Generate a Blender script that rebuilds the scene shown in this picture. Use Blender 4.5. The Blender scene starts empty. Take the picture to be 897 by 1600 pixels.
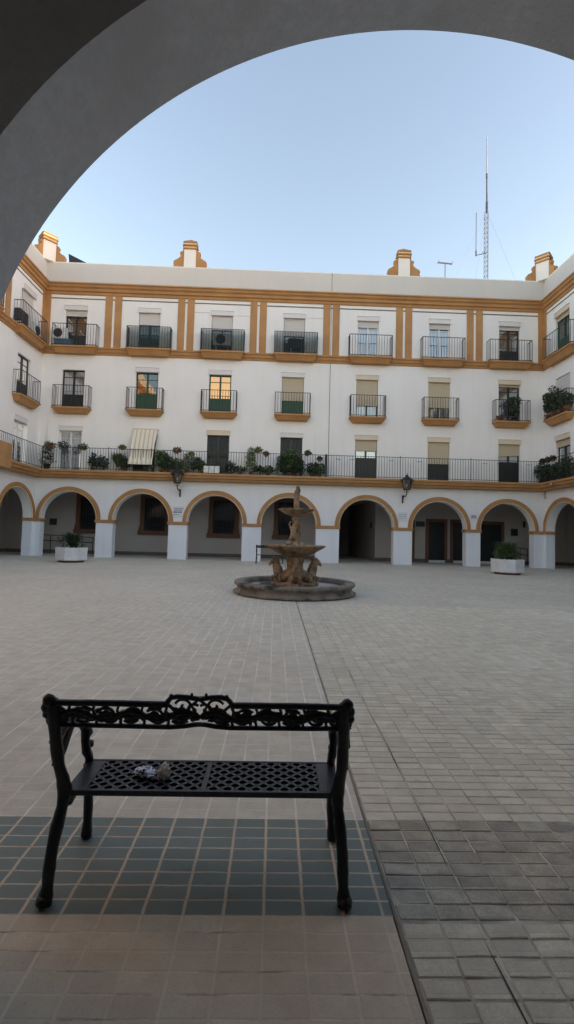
import bpy, bmesh, math, random
from mathutils import Vector, noise
R=math.radians; PI=math.pi; TAU=2*PI
rnd=random.Random(7)
scene=bpy.context.scene; C=scene.collection
D=25.93; XL=-13.5; XR=15.43; ZP=16.86; NY=1.8
# ------------------------------------------------------------------ materials
def mat(name):
    m=bpy.data.materials.new(name); m.use_nodes=True; nt=m.node_tree
    b=nt.nodes['Principled BSDF']; return m,nt,b
def N(nt,t,**k):
    n=nt.nodes.new(t)
    for a,v in k.items():
        if a in n.inputs.keys(): n.inputs[a].default_value=v
        else: setattr(n,a,v)
    return n
def L(nt,a,b): nt.links.new(a,b)
def coords(nt,scale=(1,1,1),loc=(0,0,0)):
    g=N(nt,'ShaderNodeNewGeometry'); mp=N(nt,'ShaderNodeMapping'); mp.inputs['Scale'].default_value=scale; mp.inputs['Location'].default_value=loc
    L(nt,g.outputs['Position'],mp.inputs['Vector']); return mp.outputs['Vector']
def mix(nt,f,a,b,mode='MIX'):
    n=N(nt,'ShaderNodeMix',data_type='RGBA',blend_type=mode)
    for s,v in ((0,f),(6,a),(7,b)):
        if hasattr(v,'is_linked') or hasattr(v,'links'): L(nt,v,n.inputs[s])
        else: n.inputs[s].default_value=v if s==0 else (*v,1) if len(v)==3 else v
    return n.outputs[2]
def ramp(nt,fac,stops):
    r=N(nt,'ShaderNodeValToRGB'); e=r.color_ramp.elements
    while len(e)<len(stops): e.new(.5)
    for i,(p,c) in enumerate(stops): e[i].position=p; e[i].color=(c,c,c,1) if not hasattr(c,'__len__') else (*c,1)
    L(nt,fac,r.inputs[0]); return r.outputs[0]
def noi(nt,vec,scale,detail=4,rough=.55):
    n=N(nt,'ShaderNodeTexNoise'); n.inputs['Scale'].default_value=scale; n.inputs['Detail'].default_value=detail; n.inputs['Roughness'].default_value=rough
    L(nt,vec,n.inputs['Vector']); return n.outputs['Fac']
def bump(nt,b,h,strength=.3,dist=.01,prev=None):
    n=N(nt,'ShaderNodeBump'); n.inputs['Strength'].default_value=strength; n.inputs['Distance'].default_value=dist
    L(nt,h,n.inputs['Height'])
    if prev: L(nt,prev,n.inputs['Normal'])
    L(nt,n.outputs[0],b.inputs['Normal']); return n.outputs[0]
def simple(name,col,rough=.6,metal=0,var=.12,scale=6,bmp=.15,bs=60,dist=.004,col2=None,spec=.5):
    m,nt,b=mat(name); v=coords(nt); n=noi(nt,v,scale,6,.6)
    c2=col2 or tuple(c*(1-var*2) for c in col)
    f=ramp(nt,n,[(.35,0),(.68,1)])
    L(nt,mix(nt,f,col,c2),b.inputs['Base Color']); b.inputs['Roughness'].default_value=rough; b.inputs['Metallic'].default_value=metal
    b.inputs['Specular IOR Level'].default_value=spec
    if bmp: bump(nt,b,noi(nt,v,bs,4),bmp,dist)
    return m
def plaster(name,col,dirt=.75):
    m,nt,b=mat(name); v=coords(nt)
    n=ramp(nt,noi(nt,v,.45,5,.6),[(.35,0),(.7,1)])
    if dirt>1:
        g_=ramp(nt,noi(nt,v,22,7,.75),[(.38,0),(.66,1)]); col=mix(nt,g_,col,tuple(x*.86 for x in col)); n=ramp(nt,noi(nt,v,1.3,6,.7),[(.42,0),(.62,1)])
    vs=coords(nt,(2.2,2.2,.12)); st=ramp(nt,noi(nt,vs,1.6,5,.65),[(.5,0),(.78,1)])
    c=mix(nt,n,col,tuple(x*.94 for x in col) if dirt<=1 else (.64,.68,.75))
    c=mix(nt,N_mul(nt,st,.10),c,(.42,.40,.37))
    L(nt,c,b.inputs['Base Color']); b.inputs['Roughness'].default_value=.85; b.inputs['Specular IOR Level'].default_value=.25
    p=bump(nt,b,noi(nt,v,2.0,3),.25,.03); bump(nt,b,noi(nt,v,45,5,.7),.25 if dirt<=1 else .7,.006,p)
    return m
def N_mul(nt,a,k):
    n=N(nt,'ShaderNodeMath',operation='MULTIPLY'); L(nt,a,n.inputs[0]); n.inputs[1].default_value=k; return n.outputs[0]
def paving(name,cA,cB,cJ,mortar=.006,joint=.5,stain=(.5,.5,.5),stain_amt=.35,row=.0775,col=.1585,offx=-.005,offy=1.885,rough=.6,bmp=.35,jn=.5,big=(.9,.9,.9),mx=.010,my=.007,jxa=.8,jya=.35,jlo=.4,jhi=.62,dark=.25):
    m,nt,b=mat(name); v=coords(nt,(1,1,1),(-offx,-offy,0))
    wn=N(nt,'ShaderNodeTexNoise'); wn.inputs['Scale'].default_value=13; wn.inputs['Detail'].default_value=4; L(nt,v,wn.inputs['Vector'])
    sub=N(nt,'ShaderNodeVectorMath',operation='SUBTRACT'); L(nt,wn.outputs['Color'],sub.inputs[0]); sub.inputs[1].default_value=(.5,.5,.5)
    sc=N(nt,'ShaderNodeVectorMath',operation='SCALE'); L(nt,sub.outputs[0],sc.inputs[0]); sc.inputs['Scale'].default_value=.010
    ad=N(nt,'ShaderNodeVectorMath',operation='ADD'); L(nt,v,ad.inputs[0]); L(nt,sc.outputs[0],ad.inputs[1]); v2=ad.outputs[0]
    br=N(nt,'ShaderNodeTexBrick',offset=0.0,squash=1.0); L(nt,v2,br.inputs['Vector'])
    br.inputs['Scale'].default_value=1; br.inputs['Brick Width'].default_value=col; br.inputs['Row Height'].default_value=row
    br.inputs['Mortar Size'].default_value=0; br.inputs['Bias'].default_value=0
    br.inputs['Color1'].default_value=(*cA,1); br.inputs['Color2'].default_value=(*cB,1)
    sx=N(nt,'ShaderNodeSeparateXYZ'); L(nt,v2,sx.inputs[0])
    def line(sock,period,width,amt,ns,lo,hi,vec):
        d=N(nt,'ShaderNodeMath',operation='PINGPONG'); L(nt,sock,d.inputs[0]); d.inputs[1].default_value=period/2
        mr=N(nt,'ShaderNodeMapRange'); L(nt,d.outputs[0],mr.inputs[0]); mr.inputs[1].default_value=width*.35; mr.inputs[2].default_value=width*.65; mr.inputs[3].default_value=1; mr.inputs[4].default_value=0
        mk=ramp(nt,noi(nt,vec,ns,4,.65),[(lo,.15),(hi,1)])
        m1=N(nt,'ShaderNodeMath',operation='MULTIPLY'); L(nt,mr.outputs[0],m1.inputs[0]); L(nt,mk,m1.inputs[1])
        return mr.outputs[0],N_mul(nt,m1.outputs[0],amt)
    rx,jx=line(sx.outputs[0],col,mx,jxa,2.6,jlo,jhi,coords(nt,(2.2,.5,1),(3,1,0))); ry,jy=line(sx.outputs[1],row,my,jya,3.3,jlo,jhi,coords(nt,(.9,2.5,1),(7,9,0)))
    jm_=N(nt,'ShaderNodeMath',operation='MAXIMUM'); L(nt,jx,jm_.inputs[0]); L(nt,jy,jm_.inputs[1])
    rm_=N(nt,'ShaderNodeMath',operation='MAXIMUM'); L(nt,rx,rm_.inputs[0]); L(nt,ry,rm_.inputs[1])
    fine=noi(nt,v,130,5,.7); mid=noi(nt,v,7,6,.65); large=noi(nt,v,.45,6,.6)
    tile=mix(nt,ramp(nt,fine,[(.3,0),(.75,1)]),br.outputs['Color'],stain)
    tile2=mix(nt,.75,br.outputs['Color'],tile)
    tile3=mix(nt,N_mul(nt,ramp(nt,mid,[(.42,0),(.7,1)]),stain_amt),tile2,stain)
    pits=ramp(nt,noi(nt,v,48,6,.8),[(.55,0),(.66,1)]); tile3=mix(nt,N_mul(nt,pits,.45*stain_amt+.08),tile3,tuple(x*.5 for x in stain))
    c=mix(nt,jm_.outputs[0],tile3,cJ)
    jd=noi(nt,coords(nt,(.7,3,1),(2,2,0)),4,5,.7)
    dk=N(nt,'ShaderNodeMath',operation='MULTIPLY'); L(nt,ry,dk.inputs[0]); L(nt,ramp(nt,jd,[(.52,0),(.62,1)]),dk.inputs[1])
    c=mix(nt,N_mul(nt,dk.outputs[0],dark),c,(.10,.09,.08))
    c=mix(nt,1.0,c,mix(nt,ramp(nt,large,[(.3,0),(.72,1)]),(1,1,1),big),'MULTIPLY')
    L(nt,c,b.inputs['Base Color']); 
    rr=ramp(nt,mid,[(.3,rough-.12),(.7,rough+.15)]); L(nt,rr,b.inputs['Roughness'])
    inv=N(nt,'ShaderNodeMath',operation='SUBTRACT'); inv.inputs[0].default_value=1; L(nt,rm_.outputs[0],inv.inputs[1])
    p=bump(nt,b,inv.outputs[0],bmp,.004); bump(nt,b,fine,.35,.003,p)
    return m
M={}
M['white']=plaster('white_plaster',(.825,.82,.825))
M['parapet']=plaster('parapet_plaster',(.60,.585,.575))
M['pier']=plaster('pier_paint',(.82,.84,.87))
M['arch_in']=plaster('near_plaster',(.78,.84,.93),1.6)
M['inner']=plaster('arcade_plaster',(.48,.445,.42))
M['ochre']=simple('ochre_paint',(.46,.245,.095),.75,0,.08,1.1,.2,40,col2=(.36,.185,.075))
M['ochre_edge']=simple('cream_bead',(.80,.62,.42),.75,0,.05)
M['brown']=simple('brown_render',(.16,.075,.045),.75,0,.1)
M['skirt']=simple('brown_skirting',(.17,.125,.11),.7)
M['iron']=simple('railing_iron',(.012,.013,.016),.5,0,.1,20,0)
M['blackwood']=simple('black_joinery',(.009,.012,.014),.4,0,.1,20,0)
M['green']=simple('green_joinery',(.012,.075,.04),.5,0,.1,20,0)
M['whitewood']=simple('white_joinery',(.72,.73,.74),.45,0,.03,20,0)
M['dark']=simple('dark_room',(.012,.013,.015),.9,0,.1,2,0)
M['soffit']=simple('grey_soffit',(.35,.34,.33),.85)
M['roof']=simple('roof_screed',(.28,.22,.19),.9)
M['slate']=simple('dark_roofing',(.03,.03,.045),.7)
M['galv']=simple('galvanised_steel',(.55,.53,.56),.45,.3,.1,8,0)
M['mastred']=simple('grey_mast',(.42,.40,.44),.5,.2,.1,8,0)
M['acwhite']=simple('white_enamel',(.65,.66,.66),.45,0,.05,8,0)
M['acdark']=simple('dark_grille',(.03,.03,.033),.5,0,.1,8,0)
M['terracotta']=simple('terracotta',(.36,.13,.07),.8)
M['potwhite']=simple('white_pot',(.7,.69,.66),.6)
M['planter']=simple('white_concrete',(.74,.74,.75),.75,0,.06,3,.25,50,.006,col2=(.60,.59,.57))
M['soil']=simple('soil',(.04,.028,.02),.95)
M['black_gap']=simple('mortar_gap',(.09,.08,.065),.95)
M['sign_white']=simple('plaque_white',(.72,.73,.75),.4,0,.03,5,0)
M['ink']=simple('plaque_ink',(.03,.035,.05),.6,0,.1,5,0)
M['castiron']=simple('black_cast_iron',(.004,.0045,.007),.42,0,.1,60,.6,90,.004,spec=.45)
M['seatiron']=simple('black_seat_enamel',(.016,.019,.032),.38,0,.2,40,.3,90,.002,spec=.6)
def leafm(name,a,b_):
    m,nt,b=mat(name); g=N(nt,'ShaderNodeNewGeometry'); c=mix(nt,g.outputs['Random Per Island'],a,b_); L(nt,c,b.inputs['Base Color'])
    b.inputs['Roughness'].default_value=.55; return m
M['leaf_dark']=leafm('dark_leaves',(.012,.028,.012),(.035,.06,.02))
M['leaf_mid']=leafm('green_leaves',(.03,.07,.02),(.09,.13,.04))
M['leaf_light']=leafm('light_leaves',(.07,.12,.03),(.20,.22,.07))
M['leaf_red']=leafm('red_flowers',(.30,.03,.04),(.16,.02,.05))
M['leaf_brown']=leafm('dry_leaves',(.16,.07,.04),(.10,.08,.03))
def curtain(name,col,k=22):
    m,nt,b=mat(name); v=coords(nt,(1,1,.05)); n=noi(nt,v,k,2); c=mix(nt,ramp(nt,n,[(.35,0),(.65,1)]),col,tuple(x*.62 for x in col)); L(nt,c,b.inputs['Base Color']); b.inputs['Roughness'].default_value=.9
    return m
M['cur_white']=curtain('white_curtain',(.62,.63,.66)); M['cur_grey']=curtain('grey_curtain',(.22,.24,.28)); M['cur_dark']=curtain('dark_curtain',(.05,.05,.055)); M['cur_blue']=curtain('blue_curtain',(.20,.25,.32))
def shut(name,col):
    m,nt,b=mat(name); v=coords(nt); s=N(nt,'ShaderNodeSeparateXYZ'); L(nt,v,s.inputs[0])
    k=N(nt,'ShaderNodeMath',operation='MULTIPLY'); L(nt,s.outputs[2],k.inputs[0]); k.inputs[1].default_value=TAU/.055
    si=N(nt,'ShaderNodeMath',operation='SINE'); L(nt,k.outputs[0],si.inputs[0])
    c=mix(nt,ramp(nt,si.outputs[0],[(.0,0),(.35,1)]),tuple(x*.75 for x in col),col)
    c=mix(nt,N_mul(nt,noi(nt,v,3,4),.25),c,tuple(x*.7 for x in col)); L(nt,c,b.inputs['Base Color']); bump(nt,b,si.outputs[0],.6,.008); b.inputs['Roughness'].default_value=.5
    return m
M['shut_beige']=shut('beige_shutter',(.60,.51,.37)); M['shut_white']=shut('white_shutter',(.72,.69,.68))
M['box_beige']=simple('beige_box',(.66,.58,.46),.5,0,.03,2,.05); M['box_white']=simple('white_box',(.70,.68,.69),.5,0,.03,2,.05)
def glass(name,tint=(.9,.95,1),boost=.25,gl=(1,1,1)):
    m=bpy.data.materials.new(name); m.use_nodes=True; nt=m.node_tree; nt.nodes.clear()
    o=N(nt,'ShaderNodeOutputMaterial'); t=N(nt,'ShaderNodeBsdfTransparent'); t.inputs[0].default_value=(*tint,1)
    g=N(nt,'ShaderNodeBsdfGlossy'); g.inputs['Roughness'].default_value=.02; g.inputs[0].default_value=(*gl,1)
    v=coords(nt); bp=N(nt,'ShaderNodeBump'); bp.inputs['Strength'].default_value=.15; bp.inputs['Distance'].default_value=.02; L(nt,noi(nt,v,1.5,2),bp.inputs['Height']); L(nt,bp.outputs[0],g.inputs['Normal'])
    f=N(nt,'ShaderNodeFresnel'); f.inputs[0].default_value=1.5; a=N(nt,'ShaderNodeMath',operation='ADD',use_clamp=True); L(nt,f.outputs[0],a.inputs[0]); a.inputs[1].default_value=boost
    x=N(nt,'ShaderNodeMixShader'); L(nt,a.outputs[0],x.inputs[0]); L(nt,t.outputs[0],x.inputs[1]); L(nt,g.outputs[0],x.inputs[2]); L(nt,x.outputs[0],o.inputs[0]); return m
M['glass']=glass('window_glass'); M['glass_mirror']=glass('reflective_glass',(.3,.35,.4),.12); M['glass_sunset_paint']=glass('painted_sunset_reflection',(.25,.1,.05),.9,(1,.50,.22))  # orange tint puts a sunset reflection into the pane's own colour
M['screen']=glass('balcony_screen',(.70,.72,.71),-.03,(.8,.75,.7)); M['glass_dark']=glass('dark_screened_glass',(.35,.37,.4),-.02); M['lampglass']=glass('lantern_glass',(.85,.85,.82),.08)
def awn():
    m,nt,b=mat('striped_canvas'); v=coords(nt); s=N(nt,'ShaderNodeSeparateXYZ'); L(nt,v,s.inputs[0])
    k=N(nt,'ShaderNodeMath',operation='MULTIPLY'); L(nt,s.outputs[0],k.inputs[0]); k.inputs[1].default_value=TAU/.235
    si=N(nt,'ShaderNodeMath',operation='SINE'); L(nt,k.outputs[0],si.inputs[0])
    L(nt,mix(nt,ramp(nt,si.outputs[0],[(.5,0),(.85,1)]),(.74,.69,.58),(.54,.46,.36)),b.inputs['Base Color']); b.inputs['Roughness'].default_value=.9
    return m
M['awning']=awn()
def stone():
    m,nt,b=mat('fountain_stone'); v=coords(nt)
    c=mix(nt,ramp(nt,noi(nt,v,4,7,.7),[(.36,0),(.60,1)]),(.46,.315,.185),(.15,.095,.058))
    c=mix(nt,ramp(nt,noi(nt,v,13,5,.7),[(.55,0),(.8,1)]),c,(.50,.38,.24)); L(nt,c,b.inputs['Base Color']); b.inputs['Roughness'].default_value=.8
    p=bump(nt,b,noi(nt,v,14,4),.5,.02); bump(nt,b,noi(nt,v,70,4),.4,.005,p); return m
M['stone']=stone()
def rimstone():
    m,nt,b=mat('basin_stone'); v=coords(nt)
    c=mix(nt,ramp(nt,noi(nt,v,2.2,6,.7),[(.36,0),(.62,1)]),(.30,.25,.20),(.10,.085,.07))
    c=mix(nt,ramp(nt,noi(nt,v,1.1,3,.6),[(.56,0),(.63,1)]),c,(.02,.018,.016)); L(nt,c,b.inputs['Base Color']); b.inputs['Roughness'].default_value=.75
    bump(nt,b,noi(nt,v,30,5),.4,.01); return m
M['rim']=rimstone()
m,nt,b=mat('basin_water'); b.inputs['Base Color'].default_value=(.03,.035,.035,1); b.inputs['Roughness'].default_value=.08; bump(nt,b,noi(nt,coords(nt),9,3),.15,.01); M['water']=m
def foil():
    m,nt,b=mat('printed_foil'); v=coords(nt); n=noi(nt,v,85,3,.6); c=mix(nt,ramp(nt,n,[(.52,0),(.57,1)]),(.80,.84,.92),(.05,.08,.28)); L(nt,c,b.inputs['Base Color']); b.inputs['Roughness'].default_value=.35; b.inputs['Metallic'].default_value=.2
    bump(nt,b,noi(nt,v,60,3),.8,.01); return m
M['foil']=foil(); M['tissue']=simple('crumpled_paper',(.92,.88,.80),.9,0,.03,30,.6,60,.006)
M['pv_cream']=paving('cream_paving',(.82,.77,.63),(.67,.625,.505),(.95,.92,.86),stain=(.50,.455,.385),stain_amt=.55,big=(.84,.84,.84),bmp=.2,mx=.012,my=.007,jxa=.8,jya=.45,dark=.25)
M['pv_grey']=paving('weathered_paving',(.80,.76,.635),(.64,.605,.50),(.95,.91,.82),stain=(.44,.39,.325),stain_amt=.6,big=(.82,.81,.79),bmp=.5,mx=.010,my=.009,jxa=.5,jya=.2,dark=.9)
M['pv_green']=paving('green_paving',(.125,.180,.165),(.17,.215,.20),(.68,.54,.39),stain=(.22,.24,.21),stain_amt=.5,big=(.85,.85,.85),rough=.5,bmp=.25,mx=.013,my=.0085,jxa=.95,jya=.85,jlo=.25,jhi=.5,dark=.2)
M['pv_brown']=paving('brown_paving',(.82,.725,.555),(.70,.62,.475),(.93,.83,.70),stain=(.54,.45,.36),stain_amt=.5,big=(.82,.81,.80),bmp=.35,mx=.012,my=.008,jxa=.5,jya=.3,dark=.6)
M['pv_darkband']=paving('worn_dark_paving',(.60,.54,.44),(.29,.265,.22),(.78,.72,.60),stain=(.19,.17,.145),stain_amt=.8,big=(.78,.78,.77),bmp=.7,mx=.011,my=.010,jxa=.8,jya=.6,dark=.7)
M['pv_near']=paving('near_grey_paving',(.86,.80,.68),(.64,.59,.50),(.50,.45,.37),stain=(.40,.36,.30),stain_amt=.55,big=(.84,.84,.83),bmp=.7,mx=.010,my=.010,jxa=.7,jya=.55,dark=.75)
M['bed']=simple('mortar_bed_sand',(.66,.61,.52),.95,0,.35,5,.4,40,.004,col2=(.27,.245,.205))
_t=dict(jxa=0,jya=0,dark=0,bmp=.25)
M['pv_grey_t']=paving('weathered_paver_stone',(.88,.83,.67),(.66,.61,.48),(.9,.9,.8),stain=(.50,.455,.38),stain_amt=.55,big=(.88,.87,.85),offx=.529,**_t)
M['pv_darkband_t']=paving('dark_paver_stone',(.72,.66,.52),(.35,.32,.255),(.9,.9,.8),stain=(.24,.22,.18),stain_amt=.8,big=(.80,.80,.79),offx=.529,**_t)
M['pv_near_t']=paving('near_paver_stone',(.90,.84,.67),(.66,.61,.48),(.9,.9,.8),stain=(.46,.42,.35),stain_amt=.55,big=(.90,.90,.89),offx=.529,**_t)
M['ground']=simple('bare_ground',(.25,.22,.18),.95)
# ------------------------------------------------------------------ mesh helpers
class MB:
    def __init__(s): s.v=[]; s.f=[]
    def add(s,vs,fs):
        n=len(s.v); s.v+=[tuple(v) for v in vs]; s.f+=[tuple(i+n for i in f) for f in fs]; return s
    def box(s,x0,x1,y0,y1,z0,z1,T=None):
        vs=[(x,y,z) for z in (z0,z1) for x,y in ((x0,y0),(x1,y0),(x1,y1),(x0,y1))]
        if T: vs=[T(*v) for v in vs]
        return s.add(vs,[(0,3,2,1),(4,5,6,7),(0,1,5,4),(1,2,6,5),(2,3,7,6),(3,0,4,7)])
    def quad(s,*vs): return s.add(vs,[tuple(range(len(vs)))])
    def tube(s,pts,r,n=8,cap=True,flat=1,jit=0):
        pts=[Vector(p) for p in pts]; k=len(pts)
        if not hasattr(r,'__len__'): r=[r]*k
        base=len(s.v); up=None
        for i,p in enumerate(pts):
            t=(pts[min(i+1,k-1)]-pts[max(i-1,0)]).normalized()
            if up is None:
                up=Vector((0,0,1)) if abs(t.z)<.9 else Vector((1,0,0))
            a=t.cross(up).normalized(); b=a.cross(t).normalized(); up=b
            for j in range(n):
                q=TAU*j/n; rr=r[i]*(1+(rnd.uniform(-jit,jit) if jit else 0)); s.v.append(tuple(p+a*math.cos(q)*rr*flat+b*math.sin(q)*rr))
        for i in range(k-1):
            for j in range(n):
                a0=base+i*n+j; a1=base+i*n+(j+1)%n; s.f.append((a0,a1,a1+n,a0+n))
        if cap: s.f.append(tuple(base+j for j in range(n))[::-1]); s.f.append(tuple(base+(k-1)*n+j for j in range(n)))
        return s
    def lathe(s,prof,c=(0,0),n=48,ripple=None):
        base=len(s.v); k=len(prof)
        for (r,z) in prof:
            for j in range(n):
                a=TAU*j/n; rr=r if not ripple else r*(1+ripple(a,r,z)); s.v.append((c[0]+rr*math.cos(a),c[1]+rr*math.sin(a),z))
        for i in range(k-1):
            for j in range(n):
                a0=base+i*n+j; a1=base+i*n+(j+1)%n; s.f.append((a0,a1,a1+n,a0+n))
        return s
    def blob(s,c,r,n=8,m=6,jit=.0):
        c=Vector(c); r=r if hasattr(r,'__len__') else (r,r,r); base=len(s.v)
        for i in range(m+1):
            t=PI*i/m
            for j in range(n):
                a=TAU*j/n; q=1+(rnd.uniform(-jit,jit) if jit else 0)
                s.v.append((c.x+r[0]*q*math.sin(t)*math.cos(a),c.y+r[1]*q*math.sin(t)*math.sin(a),c.z+r[2]*q*math.cos(t)))
        for i in range(m):
            for j in range(n):
                a0=base+i*n+j; a1=base+i*n+(j+1)%n; s.f.append((a0,a0+n,a1+n,a1))
        return s
    def extrude(s,poly,T0,T1):
        n=len(poly); s.add([T0(*p) for p in poly]+[T1(*p) for p in poly],[tuple(range(n)),tuple(range(2*n-1,n-1,-1))]+[(i,(i+1)%n,n+(i+1)%n,n+i) for i in range(n)]); return s
    def build(s,name,m,parent=None,smooth=False,bevel=0,loc=None,recalc=True):
        me=bpy.data.meshes.new(name); off=Vector((0,0,0))
        if parent is not None: off=Vector(WL[parent])
        elif loc is not None: off=Vector(loc)
        me.from_pydata([tuple(Vector(v)-off) for v in s.v],[],s.f)
        if recalc:
            bm=bmesh.new(); bm.from_mesh(me); bmesh.ops.remove_doubles(bm,verts=bm.verts,dist=1e-5) if smooth else None
            bmesh.ops.recalc_face_normals(bm,faces=bm.faces); bm.to_mesh(me); bm.free()
        if smooth:
            for p in me.polygons: p.use_smooth=True
        me.materials.append(m if not isinstance(m,str) else M[m])
        o=bpy.data.objects.new(name,me); C.objects.link(o)
        if parent is not None: o.parent=parent; WL[o]=WL[parent]
        else: o.location=off; WL[o]=tuple(off)
        if bevel:
            b=o.modifiers.new('bevel','BEVEL'); b.width=bevel; b.segments=2; b.limit_method='ANGLE'
        return o
WL={}
def thing(name,label,cat,loc,group=None):
    o=bpy.data.objects.new(name,None); C.objects.link(o); o.location=loc; o.empty_display_size=.1; WL[o]=tuple(loc)
    o['label']=label; o['category']=cat
    if group: o['group']=group
    return o
def tag(o,label,cat,group=None):
    o['label']=label; o['category']=cat
    if group: o['group']=group
    return o
def struct(o): o['kind']='structure'; return o
def copy_tree(o,loc,label,parent=None,rz=0,scale=1):
    c=o.copy(); C.objects.link(c)
    if parent is None:
        c.location=loc; c['label']=label; c.rotation_euler=(0,0,rz); c.scale=(scale,)*3
    else: c.parent=parent
    for ch in list(o.children): copy_tree(ch,loc,label,c)
    return c
class Frame:
    def __init__(s,o,u,n): s.o=o; s.u=u; s.n=n
    def __call__(s,u,w,z): return (s.o[0]+s.u[0]*u+s.n[0]*w, s.o[1]+s.u[1]*u+s.n[1]*w, z)
FM=Frame((0,D),(1,0),(0,-1)); FL=Frame((XL,D),(0,-1),(1,0)); FR=Frame((XR,D),(0,-1),(-1,0)); FN=Frame((0,NY),(1,0),(0,1))
SP=2.1; RI=1.55
# ------------------------------------------------------------------ walls
def arcade(F,root,u0,u1,cs,ri,sp,zb,th,mw,mp,trim=True,pierz=0):
    n=40 if trim else 120; w=MB(); pr=MB(); tr=MB(); bd=MB(); cap=MB()
    for c in cs:
        for i in range(n):
            a0=PI*i/n; a1=PI*(i+1)/n
            x0,z0=c-ri*math.cos(a0),sp+ri*math.sin(a0); x1,z1=c-ri*math.cos(a1),sp+ri*math.sin(a1)
            w.quad(F(x0,0,z0),F(x1,0,z1),F(x1,0,zb),F(x0,0,zb)); w.quad(F(x0,-th,z0),F(x0,-th,zb),F(x1,-th,zb),F(x1,-th,z1))
            w.quad(F(x0,0,z0),F(x0,-th,z0),F(x1,-th,z1),F(x1,0,z1))
    prs=[];caps=[];edges=[u0]+[e for c in cs for e in (c-ri,c+ri)]+[u1]
    for k in range(0,len(edges),2):
        a,b=edges[k],edges[k+1]
        if b-a<.02: continue
        w.box(a,b,-th,0,sp,zb,F)
        prs.append(MB().box(a+.001,b-.001,-th+.001,-.001,0,sp,F))
        if trim: caps.append(MB().box(a-(.06 if k else 0),b+(.06 if k<len(edges)-2 else 0),-th-.05,.06,sp-.17,sp,F))
    if trim:
        for c in cs:
            for (ra,rb,wd,mb) in ((ri+.055,ri+.26,.06,tr),(ri-.004,ri+.055,.035,bd)):
                for i in range(n):
                    a0=PI*i/n; a1=PI*(i+1)/n
                    P=lambda r,a,w_: F(c-r*math.cos(a),w_,sp+r*math.sin(a))
                    mb.quad(P(ra,a0,wd),P(ra,a1,wd),P(rb,a1,wd),P(rb,a0,wd)); mb.quad(P(rb,a0,wd),P(rb,a1,wd),P(rb,a1,-.01),P(rb,a0,-.01)); mb.quad(P(ra,a0,wd),P(ra,a0,-.01),P(ra,a1,-.01),P(ra,a1,wd))
                    if mb is tr: # second step of the moulding
                        r2=(ra+rb)/2; mb.quad(P(ra,a0,wd+.03),P(ra,a1,wd+.03),P(r2,a1,wd+.03),P(r2,a0,wd+.03)); mb.quad(P(r2,a0,wd+.03),P(r2,a1,wd+.03),P(r2,a1,wd),P(r2,a0,wd)); mb.quad(P(ra,a0,wd+.03),P(ra,a0,wd),P(ra,a1,wd),P(ra,a1,wd+.03))
    w.build('arcade_wall',mw,root); PO=[p.build('pier',mp,root) for p in prs]
    if trim: tr.build('arch_moulding','ochre',root); bd.build('arch_bead','ochre_edge',root); [c_.build('pier_capital','ochre',o_,bevel=.015) for c_,o_ in zip(caps,PO)]
def upper(F,root,u0,u1,z0,z1,holes,m,rev=.22):
    us=sorted(set([u0,u1]+[h[0] for h in holes]+[h[1] for h in holes])); zs=sorted(set([z0,z1]+[h[2] for h in holes]+[h[3] for h in holes]))
    w=MB()
    for i in range(len(us)-1):
        for j in range(len(zs)-1):
            uc=(us[i]+us[i+1])/2; zc=(zs[j]+zs[j+1])/2
            if any(h[0]<uc<h[1] and h[2]<zc<h[3] for h in holes): continue
            w.quad(F(us[i],0,zs[j]),F(us[i+1],0,zs[j]),F(us[i+1],0,zs[j+1]),F(us[i],0,zs[j+1]))
    for a,b,c,d in holes:
        for q in (((a,c),(a,d)),((b,c),(b,d)),((a,c),(b,c)),((a,d),(b,d))):
            (p0,r0),(p1,r1)=q; w.quad(F(p0,0,r0),F(p1,0,r1),F(p1,-rev,r1),F(p0,-rev,r0))
    if z1>16:
        q=MB(); q.box(u0,u1,-.02,.004,15.52,z1-.05,F); q.build('parapet','parapet',root)
    return w.build('wall',m,root)
def profile_run(F,mb,u0,u1,prof,e0=0,e1=0):
    # prof: list of (outward,z), run from u0 to u1; mitred at inner corners with e=1
    a=[F(u0+(w if e0 else 0),w,z) for w,z in prof]; b=[F(u1-(w if e1 else 0),w,z) for w,z in prof]; n=len(prof)
    mb.add(a+b,[(i,(i+1)%n,n+(i+1)%n,n+i) for i in range(n)]+[tuple(range(n)),tuple(range(2*n-1,n-1,-1))])
CORN=[(-.02,14.93),(.06,14.95),(.08,15.08),(.16,15.12),(.18,15.25),(.27,15.32),(.30,15.42),(.36,15.45),(.36,15.52),(-.02,15.53)]
LED3=[(-.02,11.45),(.05,11.47),(.07,11.56),(.14,11.62),(.16,11.74),(.22,11.78),(.22,11.86),(-.02,11.87)]
LED1=[(-.02,4.38),(.40,4.40),(.44,4.50),(.56,4.54),(.58,4.66),(.66,4.69),(.66,4.80),(-.02,4.81)]
def trims(F,root,u0,u1,e0,e1):
    for nm,p in (('cornice',CORN),('string_course',LED3),('terrace_slab',LED1)):
        mb=MB(); profile_run(F,mb,u0,u1,p,e0,e1); mb.build(nm,'ochre',root)
    mb=MB(); profile_run(F,mb,u0,u1,[(-.01,14.70),(.03,14.705),(.03,14.75),(-.01,14.755)],e0,e1); mb.build('stringline',M['skirt'],root)
def pilaster(F,root,c,w=.40):
    MB().box(c-w/2,c+w/2,-.01,.045,11.86,14.94,F).build('pilaster','ochre',root,bevel=.01)
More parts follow.
